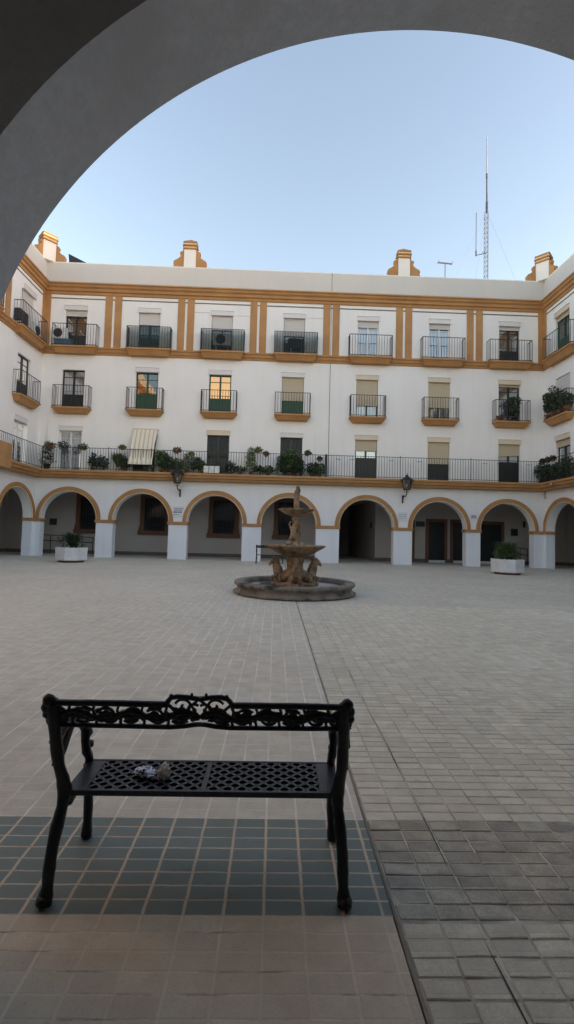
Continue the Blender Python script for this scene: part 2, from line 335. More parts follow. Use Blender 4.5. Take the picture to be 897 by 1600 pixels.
# ------------------------------------------------------------------ windows
def window(F,root,u,w,z0,z1,kind='black',shutter=None,shm='shut_beige',box='box_beige',cur='cur_white',gl='glass',panel=.42,label=None,rec=.12,tilt=0,boxh=.24):
    a,b=u-w/2,u+w/2; fm={'black':'blackwood','green':'green','white':'whitewood'}[kind]
    f=MB(); t=.07
    f.box(a,b,-rec-.06,-rec,z1-t,z1,F); f.box(a,a+t,-rec-.06,-rec,z0,z1-t,F); f.box(b-t,b,-rec-.06,-rec,z0,z1-t,F)
    f.box(u-.05,u+.05,-rec-.07,-rec+.012,z0,z1-t,F); f.box(a+t,b-t,-rec-.06,-rec,z0,z0+.08,F)
    zp=z0+(z1-z0)*panel if panel else z0+.08
    if z1-z0>1.8: 
        zt=z1-.42
        f.box(a+t,u-.05,-rec-.05,-rec-.005,zt,zt+.03,F); f.box(u+.05,b-t,-rec-.05,-rec-.005,zt,zt+.03,F)
    o=f.build('window',fm,root)
    if label: o['label']=label
    if panel:
        p=MB(); p.box(a+t,u-.05,-rec-.05,-rec-.01,z0+.08,zp,F); p.box(u+.05,b-t,-rec-.05,-rec-.01,z0+.08,zp,F)
        for c in ((a+t+u-.05)/2,(b-t+u+.05)/2): p.box(c-.17,c+.17,-rec-.01,-rec+.006,z0+.2,zp-.12,F)
        p.build('door_panel',fm,o)
    MB().quad(F(a+t,-rec-.03,zp),F(b-t,-rec-.03,zp),F(b-t,-rec-.03,z1-t),F(a+t,-rec-.03,z1-t)).build('pane',gl,o)
    c=MB(); n=24
    for i in range(n):
        x0=a+.02+(w-.04)*i/n; x1=a+.02+(w-.04)*(i+1)/n; w0=-rec-.10+.02*math.sin(i*2.1); w1=-rec-.10+.02*math.sin((i+1)*2.1)
        c.quad(F(x0,w0,z0+.02),F(x1,w1,z0+.02),F(x1,w1,z1-.02),F(x0,w0,z1-.02))
    c.build('curtain',cur,o)
    if shutter: 
        s=MB(); s.add([F(a+.02,-rec+.03,shutter-tilt),F(b-.02,-rec+.03,shutter+tilt),F(b-.02,-rec+.03,z1),F(a+.02,-rec+.03,z1),F(a+.02,-rec+.05,shutter-tilt),F(b-.02,-rec+.05,shutter+tilt),F(b-.02,-rec+.05,z1),F(a+.02,-rec+.05,z1)],[(0,1,2,3),(4,5,6,7),(0,1,5,4),(1,2,6,5),(2,3,7,6),(3,0,4,7)])
        s.build('shutter',shm,o)
    if box:
        MB().box(a-.03,b+.03,-.05,.075,z1-.01,z1+boxh,F).box(a-.05,b+.05,-.03,.095,z1+boxh,z1+boxh+.03,F).build('shutter_box',box,o,bevel=.008)
    return o
def rail(F,mb,u0,u1,w0,w1,z0,z1,step=.155,sides=True,br=.0115,scroll=False):
    def bar(a,b_,r=br): mb.tube([F(*a),F(*b_)],r,4)
    for z in (z0+.06,z1): mb.box(u0,u1,w1-.018,w1+.018,z-.013,z+.013,F)
    n=max(2,round((u1-u0)/step))
    for i in range(n+1):
        u=u0+(u1-u0)*i/n; bar((u,w1,z0),(u,w1,z1),br*1.6 if i in (0,n) else br)
    if sides:
        for u in (u0,u1):
            for z in (z0+.06,z1): mb.box(u-.018,u+.018,w0,w1,z-.013,z+.013,F)
            k=max(1,round((w1-w0)/step))
            for i in range(k): w=w0+(w1-w0)*i/k; bar((u,w,z0),(u,w,z1))
def balcony(F,root,u,w,zt,proj,zr,h=.36,label=None,screen=False):
    s=MB(); a,b=u-w/2,u+w/2
    s.box(a,b,-.02,proj,zt-.09,zt,F); 
    def tap(in0,in1,za,zb): # tapered course
        vs=[F(a+in0,-.02,zb),F(b-in0,-.02,zb),F(b-in0,proj-in0,zb),F(a+in0,proj-in0,zb),F(a+in1,-.02,za),F(b-in1,-.02,za),F(b-in1,proj-in1,za),F(a+in1,proj-in1,za)]
        s.add(vs,[(0,1,2,3),(4,5,6,7),(0,1,5,4),(1,2,6,5),(2,3,7,6),(3,0,4,7)])
    tap(.05,.10,zt-.18,zt-.09); tap(.09,.20,zt-h,zt-.18)
    o=s.build('balcony','ochre',root)
    if label: o['label']=label
    r=MB(); rail(F,r,a+.04,b-.04,0,proj-.05,zt,zr); r.build('railing','iron',o)
    if screen:
        q=MB(); q.box(a+.05,b-.05,proj-.085,proj-.08,zt+.06,zr-.03,F); q.box(a+.06,a+.065,.02,proj-.09,zt+.06,zr-.03,F); q.box(b-.065,b-.06,.02,proj-.09,zt+.06,zr-.03,F); q.build('wind_screen','screen',o)
    return o
def pinnacle(F,root,c,corner=0):
    # stepped chimney-like finial with scrolled wings
    o=None
    def colbox(mb,hw,z0,z1,dep=.34):
        if corner:
            cx,cy=(XL-.05,D+.05) if corner<0 else (XR+.05,D+.05)
            pts=[]
            for k in range(4):
                a=PI/4+k*PI/2+PI/4*1; pts.append((cx+hw*1.414*math.cos(a+0),cy+hw*1.414*math.sin(a+0)))
            mb.add([(x,y,z) for z in (z0,z1) for x,y in pts],[(0,1,2,3),(4,5,6,7)]+[(i,(i+1)%4,4+(i+1)%4,4+i) for i in range(4)])
        else: mb.box(c-hw,c+hw,-dep-(hw-.34),.004+(hw-.34),z0,z1,F)
    b=MB(); colbox(b,.34,ZP-.02,17.92); o=b.build('pinnacle','white',root)
    for (hw,z0,z1,mm) in ((.40,17.92,17.99,'ochre'),(.355,17.99,18.10,'ochre_edge'),(.42,18.10,18.18,'ochre'),(.36,18.18,18.30,'ochre_edge'),(.40,18.30,18.36,'ochre')):
        q=MB(); colbox(q,hw,z0,z1); q.build('cap_course',mm,o)
    q=MB()
    if corner:
        cx,cy=(XL-.05,D+.05) if corner<0 else (XR+.05,D+.05); hw=.40
        pts=[(cx+hw*1.414*math.cos(PI/2+k*PI/2),cy+hw*1.414*math.sin(PI/2+k*PI/2)) for k in range(4)]; ap=(cx,cy,18.60)
    else: hw=.40; pts=[F(c-hw,-.40,0)[:2],F(c+hw,-.40,0)[:2],F(c+hw,.064,0)[:2],F(c-hw,.064,0)[:2]]; ap=F(c,-.17,18.60)
    q.add([(x,y,18.36) for x,y in pts]+[ap],[(0,1,2,3),(0,1,4),(1,2,4),(2,3,4),(3,0,4)]); q.build('cap','ochre',o)
    prof=[(.0,ZP-.01),(.66,ZP-.01),(.60,17.0),(.64,17.1),(.62,17.22),(.54,17.30),(.44,17.34),(.34,17.42),(.25,17.50),(.21,17.58),(.26,17.66),(.27,17.76),(.20,17.82),(.10,17.83),(.09,17.92),(0,17.92)]
    def wing(T):
        q=MB(); q.extrude([(0.33+d,z) for d,z in prof],lambda d,z:T(d,-.05,z),lambda d,z:T(d,-.27,z)); q.build('scroll_wing','ochre',o,bevel=.01)
    if corner<0:
        wing(lambda d,w,z:FM(XL+d,w,z)); wing(lambda d,w,z:FL(d,w,z))
    elif corner>0:
        wing(lambda d,w,z:FM(XR-d,w,z)); wing(lambda d,w,z:FR(d,w,z))
    else:
        wing(lambda d,w,z:F(c+d,w,z)); wing(lambda d,w,z:F(c-d,w,z))
# ------------------------------------------------------------------ MAIN BUILDING
main=thing('building','white and ochre four-storey block across the far end of the square, behind the fountain','building',(0,D,0))
CX=[-11.7,-7.54,-3.38,.79,5.08,9.27,13.39]; AC=[-11.60,-7.56,-3.42,.755,5.175,9.345,13.28]
arcade(FM,main,XL,XR,AC,RI,SP,4.4,.5,'white','pier')
W3=(11.87,14.05); W2=(8.34,10.58); W1=(4.82,7.08)
holes=[]
for c in CX:
    holes+= [(c-.61,c+.61,W3[0],W3[1]),(c-.63,c+.63,W2[0],W2[1]),(c-.63,c+.63,W1[0],W1[1])]
upper(FM,main,XL,XR,4.4,ZP,holes,'white')
MB().box(XL-.3,XR+.3,-.30,-.02,ZP-.05,ZP,FM).build('parapet_coping','parapet',main)
MB().box(XL-.3,XR+.3,-.32,-.30,15.2,ZP-.05,FM).build('parapet_back','white',main)
trims(FM,main,XL,XR,1,1)
MB().box(XL-.3,XR+.3,-12,-.3,15.2,15.4,FM).build('roof','roof',main)
for c in (-9.60,-5.46,-1.30,2.93,7.17,11.33):
    pilaster(FM,main,c-.27); pilaster(FM,main,c+.27)
MB().box(XL,XL+.34,-.01,.05,11.86,14.94,FM).build('corner_pilaster','ochre',main); MB().box(XR-.34,XR,-.01,.05,11.86,14.94,FM).build('corner_pilaster','ochre',main)
MB().box(2.905,2.935,-.01,.012,4.82,11.5,FM).box(2.905,2.93,-.01,.010,15.52,ZP-.01,FM).box(2.91,2.93,-.01,.012,11.86,14.94,FM).build('expansion_joint','skirt',main)
# floor 3
t3=[('black',13.72,'cur_dark','glass'),('green',13.36,'cur_dark','glass_mirror'),('black',13.22,'cur_dark','glass'),('black',13.02,'cur_dark','glass'),('white',13.68,'cur_white','glass'),('white',13.74,'cur_blue','glass'),('black',13.84,'cur_grey','glass')]
for c,(k,s,cu,g) in zip(CX,t3):
    window(FM,main,c,1.22,W3[0],W3[1],k,s,'shut_white','box_white',cu,g,panel=.35 if k!='white' else 0)
t2=[('black',None,None,'cur_white','glass',.38,'black double door with white curtains, no shutter box'),
    ('green',None,'box_white','cur_dark','glass_mirror',.45,'green door with the sky mirrored in its upper glass'),
    ('green',None,'box_white','cur_dark','glass_sunset_paint',.40,'green door with a sunset reflection painted into its upper panes'),
    ('green',9.22,'box_white','cur_dark','glass',.5,'green door under a half-lowered beige shutter'),
    ('black',9.08,'box_beige','cur_white','glass',0,None),('black',9.10,'box_beige','cur_grey','glass',0,None),('black',10.45,'box_beige','cur_grey','glass',0,None)]
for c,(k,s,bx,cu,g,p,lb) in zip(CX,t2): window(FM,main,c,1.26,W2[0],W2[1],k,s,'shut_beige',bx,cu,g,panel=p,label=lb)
t1=[('white',None,'box_white','cur_white','glass',0,0),('black',None,None,'cur_dark','glass',.4,0),('black',None,'box_beige','cur_dark','glass_dark',.4,0),('black',None,'box_white','cur_dark','glass_dark',.3,0),
    ('black',6.45,'box_beige','cur_white','glass',.55,0),('black',5.82,'box_beige','cur_dark','glass',.45,0),('black',6.40,'box_beige','cur_white','glass',.55,-.05)]
for c,(k,s,bx,cu,g,p,ti) in zip(CX,t1): window(FM,main,c,1.26,W1[0],W1[1],k,s,'shut_beige',bx,cu,g,panel=p,tilt=-ti)
for i,c in enumerate(CX):
    cc=c+.1 if i<6 else c-.12
    if i==0: cc=c+.12
    balcony(FM,main,cc,2.52,11.82,.50,13.06,.37,screen=i in (1,2,3))
    balcony(FM,main,c+(.08 if i==0 else 0),2.06,8.34,.48,9.56,.32)
pinnacle(FM,main,-5.37); pinnacle(FM,main,7.14); pinnacle(FM,main,0,-1); pinnacle(FM,main,0,1)
# raised blank panels beside two top-floor windows (old conduit boxes)
for a,b,z in ((-5.1,-4.1,14.22),(-2.6,-1.7,14.1),(1.6,2.5,14.12)):
    MB().box(a,b,-.005,.018,z-.03,z,FM).box(b-.03,b,-.005,.018,12.9,z-.03,FM).build('cable_trunking','box_white',main)
# terrace railing
r=MB(); n=9
seg=[(XL+.62,-9.3),(-9.3,-6.95),(-6.95,-3.0),(-3.0,-.5),(-.5,2.72),(2.72,6.9),(6.9,10.9),(10.9,XR-.62)]
for a,b in seg:
    rail(FM,r,a,b,0,.60,4.82,6.02,.148,False,.0115)
for x in [a for a,b in seg]: r.tube([FM(x,.6,4.82),FM(x,.6,6.1)],.02,6)
for x in (3.4,4.2,5.9+.5,8.0,11.7,12.5,14.2): # small flower-hook scrolls on the rail
    r.tube([FM(x-.14,.61,5.80),FM(x-.07,.61,5.83),FM(x,.61,5.80),FM(x+.07,.61,5.83),FM(x+.14,.61,5.80)],.012,4)
r.build('terrace_railing','iron',main)
MB().box(2.66,2.80,.52,.64,4.82,6.05,FM).build('railing_post','iron',main)
# arcade back wall
BY=-3.5
def back(F,root,u0,u1,gaps):
    s=MB(); k=MB(); x=u0
    for a,b in gaps+[(u1,u1)]:
        s.box(x,a,BY-.2,BY,0,4.15,F); k.box(x,a,BY,BY+.02,0,.22,F); x=b
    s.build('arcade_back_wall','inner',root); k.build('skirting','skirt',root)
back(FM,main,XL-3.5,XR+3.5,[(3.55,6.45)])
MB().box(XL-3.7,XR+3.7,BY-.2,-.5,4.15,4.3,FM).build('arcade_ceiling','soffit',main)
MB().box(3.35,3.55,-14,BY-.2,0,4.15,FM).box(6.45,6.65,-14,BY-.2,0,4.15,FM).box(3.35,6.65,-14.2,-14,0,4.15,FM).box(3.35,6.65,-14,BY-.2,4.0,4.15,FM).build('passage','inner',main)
MB().box(4.2,5.4,-13.99,-13.93,0,2.3,FM).build('passage_door','blackwood',main)
# wall boxes in the passage
MB().box(6.36,6.46,-4.7,-4.35,2.1,2.5,FM).build('meter_box','acdark',main,bevel=.01)
def gwin(F,root,a,b,z0,z1):
    w=BY; f=MB()
    f.box(a,a+.26,w-.01,w+.10,z0,z1,F); f.box(b-.26,b,w-.01,w+.10,z0,z1,F); f.box(a+.26,b-.26,w-.01,w+.10,z1-.24,z1,F)
    f.box(a-.10,b+.10,w-.01,w+.16,z0-.12,z0+.14,F); f.box(a-.05,a+.3,w,w+.12,z0+.14,z0+.4,F); f.box(b-.3,b+.05,w,w+.12,z0+.14,z0+.4,F)
    o=f.build('arcade_window','brown',root,bevel=.012)
    MB().quad(F(a+.26,w+.012,z0+.14),F(b-.26,w+.012,z0+.14),F(b-.26,w+.012,z1-.24),F(a+.26,w+.012,z1-.24)).build('pane',simple_dark,o)
    g=MB(); n=9
    for i in range(n): x=a+.3+(b-a-.6)*i/(n-1); g.tube([F(x,w+.06,z0+.14),F(x,w+.06,z1-.24)],.012,5)
    for z in (z0+.5,z0+1.1,z1-.6): g.box(a+.26,b-.26,w+.05,w+.07,z-.015,z+.015,F)
    g.build('grille','iron',o)
    MB().box(a+.4,b-.4,w+.016,w+.03,z0+.25,z0+1.0,F).build('lower_blind','dark',o)
simple_dark=M['gpane']=simple('dark_window_pane',(.035,.038,.042),.12,0,.1,3,0)
for a,b,z0,z1 in ((-12.65,-10.75,1.42,3.86),(-8.61,-6.72,1.42,3.89),(-4.26,-2.35,1.35,3.85),(-.10,1.50,1.36,3.84)): gwin(FM,main,a,b,z0,z1)
def gdoor(F,root,a,b,z1):
    f=MB(); w=BY; f.box(a,a+.18,w-.01,w+.1,0,z1,F); f.box(b-.18,b,w-.01,w+.1,0,z1,F); f.box(a+.18,b-.18,w-.01,w+.1,z1-.2,z1,F); f.box(a+.02,b-.02,w+.1,w+.13,z1-.16,z1-.08,F)
    o=f.build('doorway','brown',root,bevel=.01)
    q=MB(); q.box(a+.18,b-.18,w,w+.03,.16,z1-.2,F); m_=(a+b)/2; q.box(a+.26,m_-.05,w+.03,w+.045,.3,1.1,F); q.box(m_+.05,b-.26,w+.03,w+.045,.3,1.1,F); q.build('door_leaf','blackwood',o)
    MB().box(a+.18,b-.18,w+.02,w+.20,.0,.15,F).build('doorstep','planter',o)
gdoor(FM,main,9.72,11.12,2.80); gdoor(FM,main,11.32,12.62,2.80); gdoor(FM,main,13.05,14.85,2.74)
MB().box(8.66,8.98,BY-.01,BY+.12,0,2.72,FM).build('brown_post','brown',main)
MB().box(9.08,9.66,BY,BY+.04,2.28,2.62,FM).build('notice_board','blackwood',main)
MB().box(-14.26,-13.86,BY,BY+.12,1.78,2.18,FM).build('post_box','acdark',main,bevel=.01); MB().box(15.30,15.72,BY,BY+.12,1.85,2.3,FM).build('post_box','acdark',main,bevel=.01)
MB().box(-15.2,-15.0,BY,BY+.05,2.2,2.5,FM).build('wall_socket','acdark',main); MB().box(16.1,16.25,BY,BY+.05,2.4,2.8,FM).build('wall_socket','acdark',main)
# awning over second terrace door
a=MB(); n=14; pts=[]
for i in range(n+1):
    t=i/n; pts.append((.10+.55*min(1,t*1.02)**.8+.05*math.sin(t*PI), 7.26-2.08*t))
u0,u1=-8.12,-6.80; k=22
for i in range(n):
    for j in range(k):
        def P(ii,jj):
            t=ii/n; ua=u0+(u1-u0)*jj/k - .10*t; w,z=pts[ii]; return FM(ua, w+.018*math.sin(jj/k*TAU*5.5)*t, z)
        a.quad(P(i,j),P(i+1,j),P(i+1,j+1),P(i,j+1))
aw=a.build('awning','awning',main,smooth=True,recalc=False); aw['label']='beige striped canvas awning hanging out over the terrace rail'
MB().box(u0-.05,u1+.05,.0,.11,7.24,7.32,FM).build('awning_box','box_beige',aw)
MB().tube([FM(u0-.12,.68,5.17),FM(u1-.08,.68,5.17)],.018,6).build('awning_bar','iron',aw)
MB().tube([FM(u1+.02,.1,7.0),FM(u1+.02,.62,6.02)],.015,5).build('awning_arm','iron',aw)
MB().tube([FM(XR-.05,.15,4.40),FM(XR-.05,.15,3.95)],.05,8).build('rain_spout','galv',main)
# roof light structures seen over the parapet
MB().add([(XL+.9,D+1.2,15.4),(XL+.9,D+3.5,15.4),(XL+3.0,D+3.5,15.4),(XL+3.0,D+1.2,15.4),(XL+.6,D+1.2,18.1),(XL+.6,D+3.5,18.1),(XL+2.8,D+3.5,17.05),(XL+2.8,D+1.2,17.05)],[(0,1,2,3),(4,5,6,7),(0,1,5,4),(1,2,6,5),(2,3,7,6),(3,0,4,7)]).build('stair_roof','slate',main)
# ------------------------------------------------------------------ SIDE WINGS
WU=[1.75+4.03*i for i in range(6)]
def wing(F,label,side):
    root=thing('building',label,'building',(XL if side<0 else XR,D/2,0))
    arcade(F,root,0,D-NY,WU,RI,SP,4.4,.5,'white','pier')
    hs=[]
    for c in WU: hs+=[(c-.61,c+.61,*W3),(c-.63,c+.63,*W2),(c-.63,c+.63,*W1)]
    upper(F,root,0,D-NY,4.4,ZP,hs,'white')
    trims(F,root,0,D-NY,1,0)
    MB().box(0,D-NY,-.30,-.02,ZP-.05,ZP,F).build('parapet_coping','parapet',root); MB().box(0,D-NY,-9,-.3,15.2,15.4,F).build('roof','roof',root)
    MB().box(0,D-NY,-.32,-.30,15.2,ZP-.05,F).build('parapet_back','white',root)
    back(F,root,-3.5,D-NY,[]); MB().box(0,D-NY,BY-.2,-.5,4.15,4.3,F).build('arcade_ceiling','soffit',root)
    MB().box(0,.3,-.01,.05,11.86,14.94,F).build('corner_pilaster','ochre',root)
    for i,c in enumerate(WU):
        if i: pilaster(F,root,c-2.0-.27); pilaster(F,root,c-2.0+.27)
    for i,c in enumerate(WU):
        if side<0:
            window(F,root,c-.15 if i==0 else c,1.22 if i else 1.15,*W3,'white',12.0,'shut_white','box_white','cur_white',panel=0)
            window(F,root,c,1.2,*W2,'black',None,None,None,'cur_white',panel=.38)
            window(F,root,c+.1,1.1,*W1,'white',None,None,'box_white','cur_grey',panel=0)
            balcony(F,root,c,2.5,11.82,.50,13.06,.37,screen=False); balcony(F,root,c,2.0,8.34,.45,9.56,.36)
        else:
            window(F,root,c,1.22,*W3,'green',13.8,'shut_beige','box_beige','cur_dark','glass_mirror',panel=.4)
            window(F,root,c,1.2,*W2,'white',8.5,'shut_white',None,'cur_white',panel=0)
            window(F,root,c,1.15,*W1,'black',6.7,'shut_beige','box_beige','cur_grey',panel=.4)
            balcony(F,root,c+.15,2.5,11.82,.50,13.06,.42); balcony(F,root,c,2.06,8.34,.48,9.56,.36)
    r=MB(); rail(F,r,.62,D-NY-.2,0,.60,4.82,6.02,.15,False,.0115); r.build('terrace_railing','iron',root)
    return root
LW=wing(FL,'white and ochre side block along the left of the square, only its far end showing','-' and -1)
RW=wing(FR,'white and ochre side block at the right edge of the square, mostly out of frame',1)
MB().box(3.62,6.2,.3,.70,4.36,5.55,FL).build('terrace_parapet','ochre',LW,bevel=.01)
# lit doorway arch inside left wing
q=MB()
for i in range(20):
    a0=PI*i/20;a1=PI*(i+1)/20; P=lambda r,a,w:FL(2.0-r*math.cos(a),w,2.1+r*math.sin(a))
    q.quad(P(.95,a0,BY+.08),P(.95,a1,BY+.08),P(1.15,a1,BY+.08),P(1.15,a0,BY+.08)); q.quad(P(.95,a0,BY+.08),P(.95,a0,BY),P(.95,a1,BY),P(.95,a1,BY+.08))
q.box(.85,1.05,BY,BY+.08,0,2.1,FL).box(2.95,3.15,BY,BY+.08,0,2.1,FL).build('doorway','brown',LW)
MB().box(1.05,2.95,BY,BY+.03,0,2.6,FL).build('door_leaf','blackwood',LW)
# ------------------------------------------------------------------ NEAR BUILDING (camera stands in its arcade)
nb=thing('building','shadowed plaster block overhead, whose big round arch frames the square','building',(0,0,0))
NC=[.612+4.35*k for k in range(-3,4)]
arcade(FN,nb,XL-.0,XR+.0,NC,1.8166,1.81,4.35,.35,'arch_in','arch_in',trim=False)
upper(FN,nb,XL,XR,4.35,6.4,[],'white');  # unseen upper part kept low so more sky light reaches the paving
MB().box(XL,XR,-10,-.3,5.4,5.6,FN).build('roof','roof',nb); MB().box(XL,XR,-.3,-.02,6.35,6.4,FN).build('parapet_coping','parapet',nb)
for nm,p in (('terrace_slab',LED1),):
    mb=MB(); profile_run(FN,mb,XL+.7,XR-.7,p); mb.build(nm,'ochre',nb)
MB().box(XL-3.5,XR+3.5,-4.6,-.35,4.10,4.34,FN).build('arcade_ceiling','soffit',nb)
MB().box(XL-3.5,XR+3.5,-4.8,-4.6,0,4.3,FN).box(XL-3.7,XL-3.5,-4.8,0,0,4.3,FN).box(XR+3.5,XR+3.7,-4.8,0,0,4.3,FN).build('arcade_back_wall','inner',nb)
# added unseen block, notched to leave low sun only on the left pinnacle
t=thing('building','added unseen block beyond the right side of the square, shading it from the low sun','building',(27,14,0))
MB().box(24,30,20.35,30,0,28).box(24,30,9,20.35,0,22.15).build('wall',simple('sun_blocker_grey',(.22,.21,.20),.9),t)
# ------------------------------------------------------------------ GROUND
def sheet(name,m,x0,x1,y0,y1,z): return struct(MB().quad((x0,y0,z),(x1,y0,z),(x1,y1,z),(x0,y1,z)).build(name,m,recalc=False))
sheet('ground','ground',-400,400,-400,400,-.02)
XB=.515
sheet('courtyard_paving','pv_cream',XL-3.4,XB-.004,2.503,D+16,0); PX1=6.40; PY1=10.2
sheet('weathered_paving','pv_grey',XB+.012,XR+3.4,PY1,D+16,0.001); sheet('weathered_paving','pv_grey',PX1,XR+3.4,2.495,PY1,0.001); sheet('mortar_bed','bed',XB+.012,PX1,-.2,PY1,-.0015)
sheet('green_paving','pv_green',XL-3.4,XB-.004,1.883,2.503,0); sheet('worn_paving_band','pv_darkband',PX1,XR+3.4,1.862,2.495,0.001)
sheet('arcade_paving','pv_brown',XL-3.4,XB-.008,-3,1.883,0); sheet('arcade_floor_slabs','pv_near',PX1,XR+3.4,-3,1.862,0.001); sheet('arcade_floor_slabs','pv_near',XB+.012,PX1,-3,-.2,0.001)
def pavers(name,m,y0,y1,ht,gap,skipc):
    mb=MB(); nx=int((PX1-XB-.012)/.1585); ny=int(round((y1-y0)/.0775)); ph=(y1-y0)/ny
    for j in range(ny):
        for i in range(nx+1):
            xa=XB+.014+i*.1585; xb=min(xa+.1585,PX1)
            if xb-xa<.03: continue
            g=gap*rnd.uniform(.6,1.3)/2; ya=y0+j*ph; yb=ya+ph
            if rnd.random()<skipc: ya-=0; g*=.35
            h=rnd.gauss(0,ht); tx=rnd.gauss(0,ht*.7); ty=rnd.gauss(0,ht*.7)
            q=lambda v:v+rnd.uniform(-.0022,.0022)
            P=[(q(xa+g),q(ya+g)),(q((xa+xb)/2),q(ya+g)),(q(xb-g),q(ya+g)),(q(xb-g),q(yb-g)),(q((xa+xb)/2),q(yb-g)),(q(xa+g),q(yb-g))]
            cx,cy=(xa+xb)/2,(ya+yb)/2
            Z=lambda x,y,o=0:.002+h+tx*(x-cx)/.08+ty*(y-cy)/.04+o
            b=.0035
            top=[(x+(b if x<cx-.01 else -b if x>cx+.01 else 0),y+(b if y<cy else -b)) for x,y in P]
            n=6; mb.add([(x,y,-.006) for x,y in P]+[(x,y,Z(x,y,-.003)) for x,y in P]+[(x,y,Z(x,y)) for x,y in top],[(k,(k+1)%n,n+(k+1)%n,n+k) for k in range(n)]+[(n+k,n+(k+1)%n,2*n+(k+1)%n,2*n+k) for k in range(n)]+[tuple(range(2*n,3*n))])
    struct(mb.build(name,m))
pavers('weathered_pavers','pv_grey_t',2.497,PY1-.004,.0007,.0075,.3); pavers('worn_band_pavers','pv_darkband_t',1.866,2.493,.0011,.008,.2); pavers('arcade_pavers','pv_near_t',-.2,1.858,.0012,.0085,.15)
g=MB(); pts=[]; ys=[-3+i*.12 for i in range(int((10.4+3)/.12))]
for i in range(len(ys)-1):
    def ex(y): 
        o=.010*0+.003*noise.noise((y*9,3,0)); wd=(.009 if y<1.9 else .006)*(1+.5*noise.noise((y*5,7,0)))
        return XB+.003+o-wd*.7,XB+.003+o+wd
    a0,b0=ex(ys[i]); a1,b1=ex(ys[i+1]); g.quad((a0,ys[i],.0035),(b0,ys[i],.0035),(b1,ys[i+1],.0035),(a1,ys[i+1],.0035))
m_,nt_,b_=mat('joint_mortar'); L(nt_,mix(nt_,noi(nt_,coords(nt_),14,5,.7),(.14,.12,.095),(.42,.38,.31)),b_.inputs['Base Color']); b_.inputs['Roughness'].default_value=.95
struct(g.build('paving_joint',m_,recalc=False))
g=MB(); ys=[.4+i*.05 for i in range(300)]
for i in range(len(ys)-1):
    ex=lambda y:.829+.5*.0+.012*(y-1.9)+.012*noise.noise((y*1.3,5,0))
    wf=lambda y:max(.0003,.0015*(1+2.6*noise.noise((y*2.3,1,9))+.8*noise.noise((y*11,2,4)))); w0=wf(ys[i]); w1=wf(ys[i+1])
    g.quad((ex(ys[i])-w0,ys[i],.0045),(ex(ys[i])+w0,ys[i],.0045),(ex(ys[i+1])+w1,ys[i+1],.0045),(ex(ys[i+1])-w1,ys[i+1],.0045))
struct(g.build('paving_crack','black_gap',recalc=False))
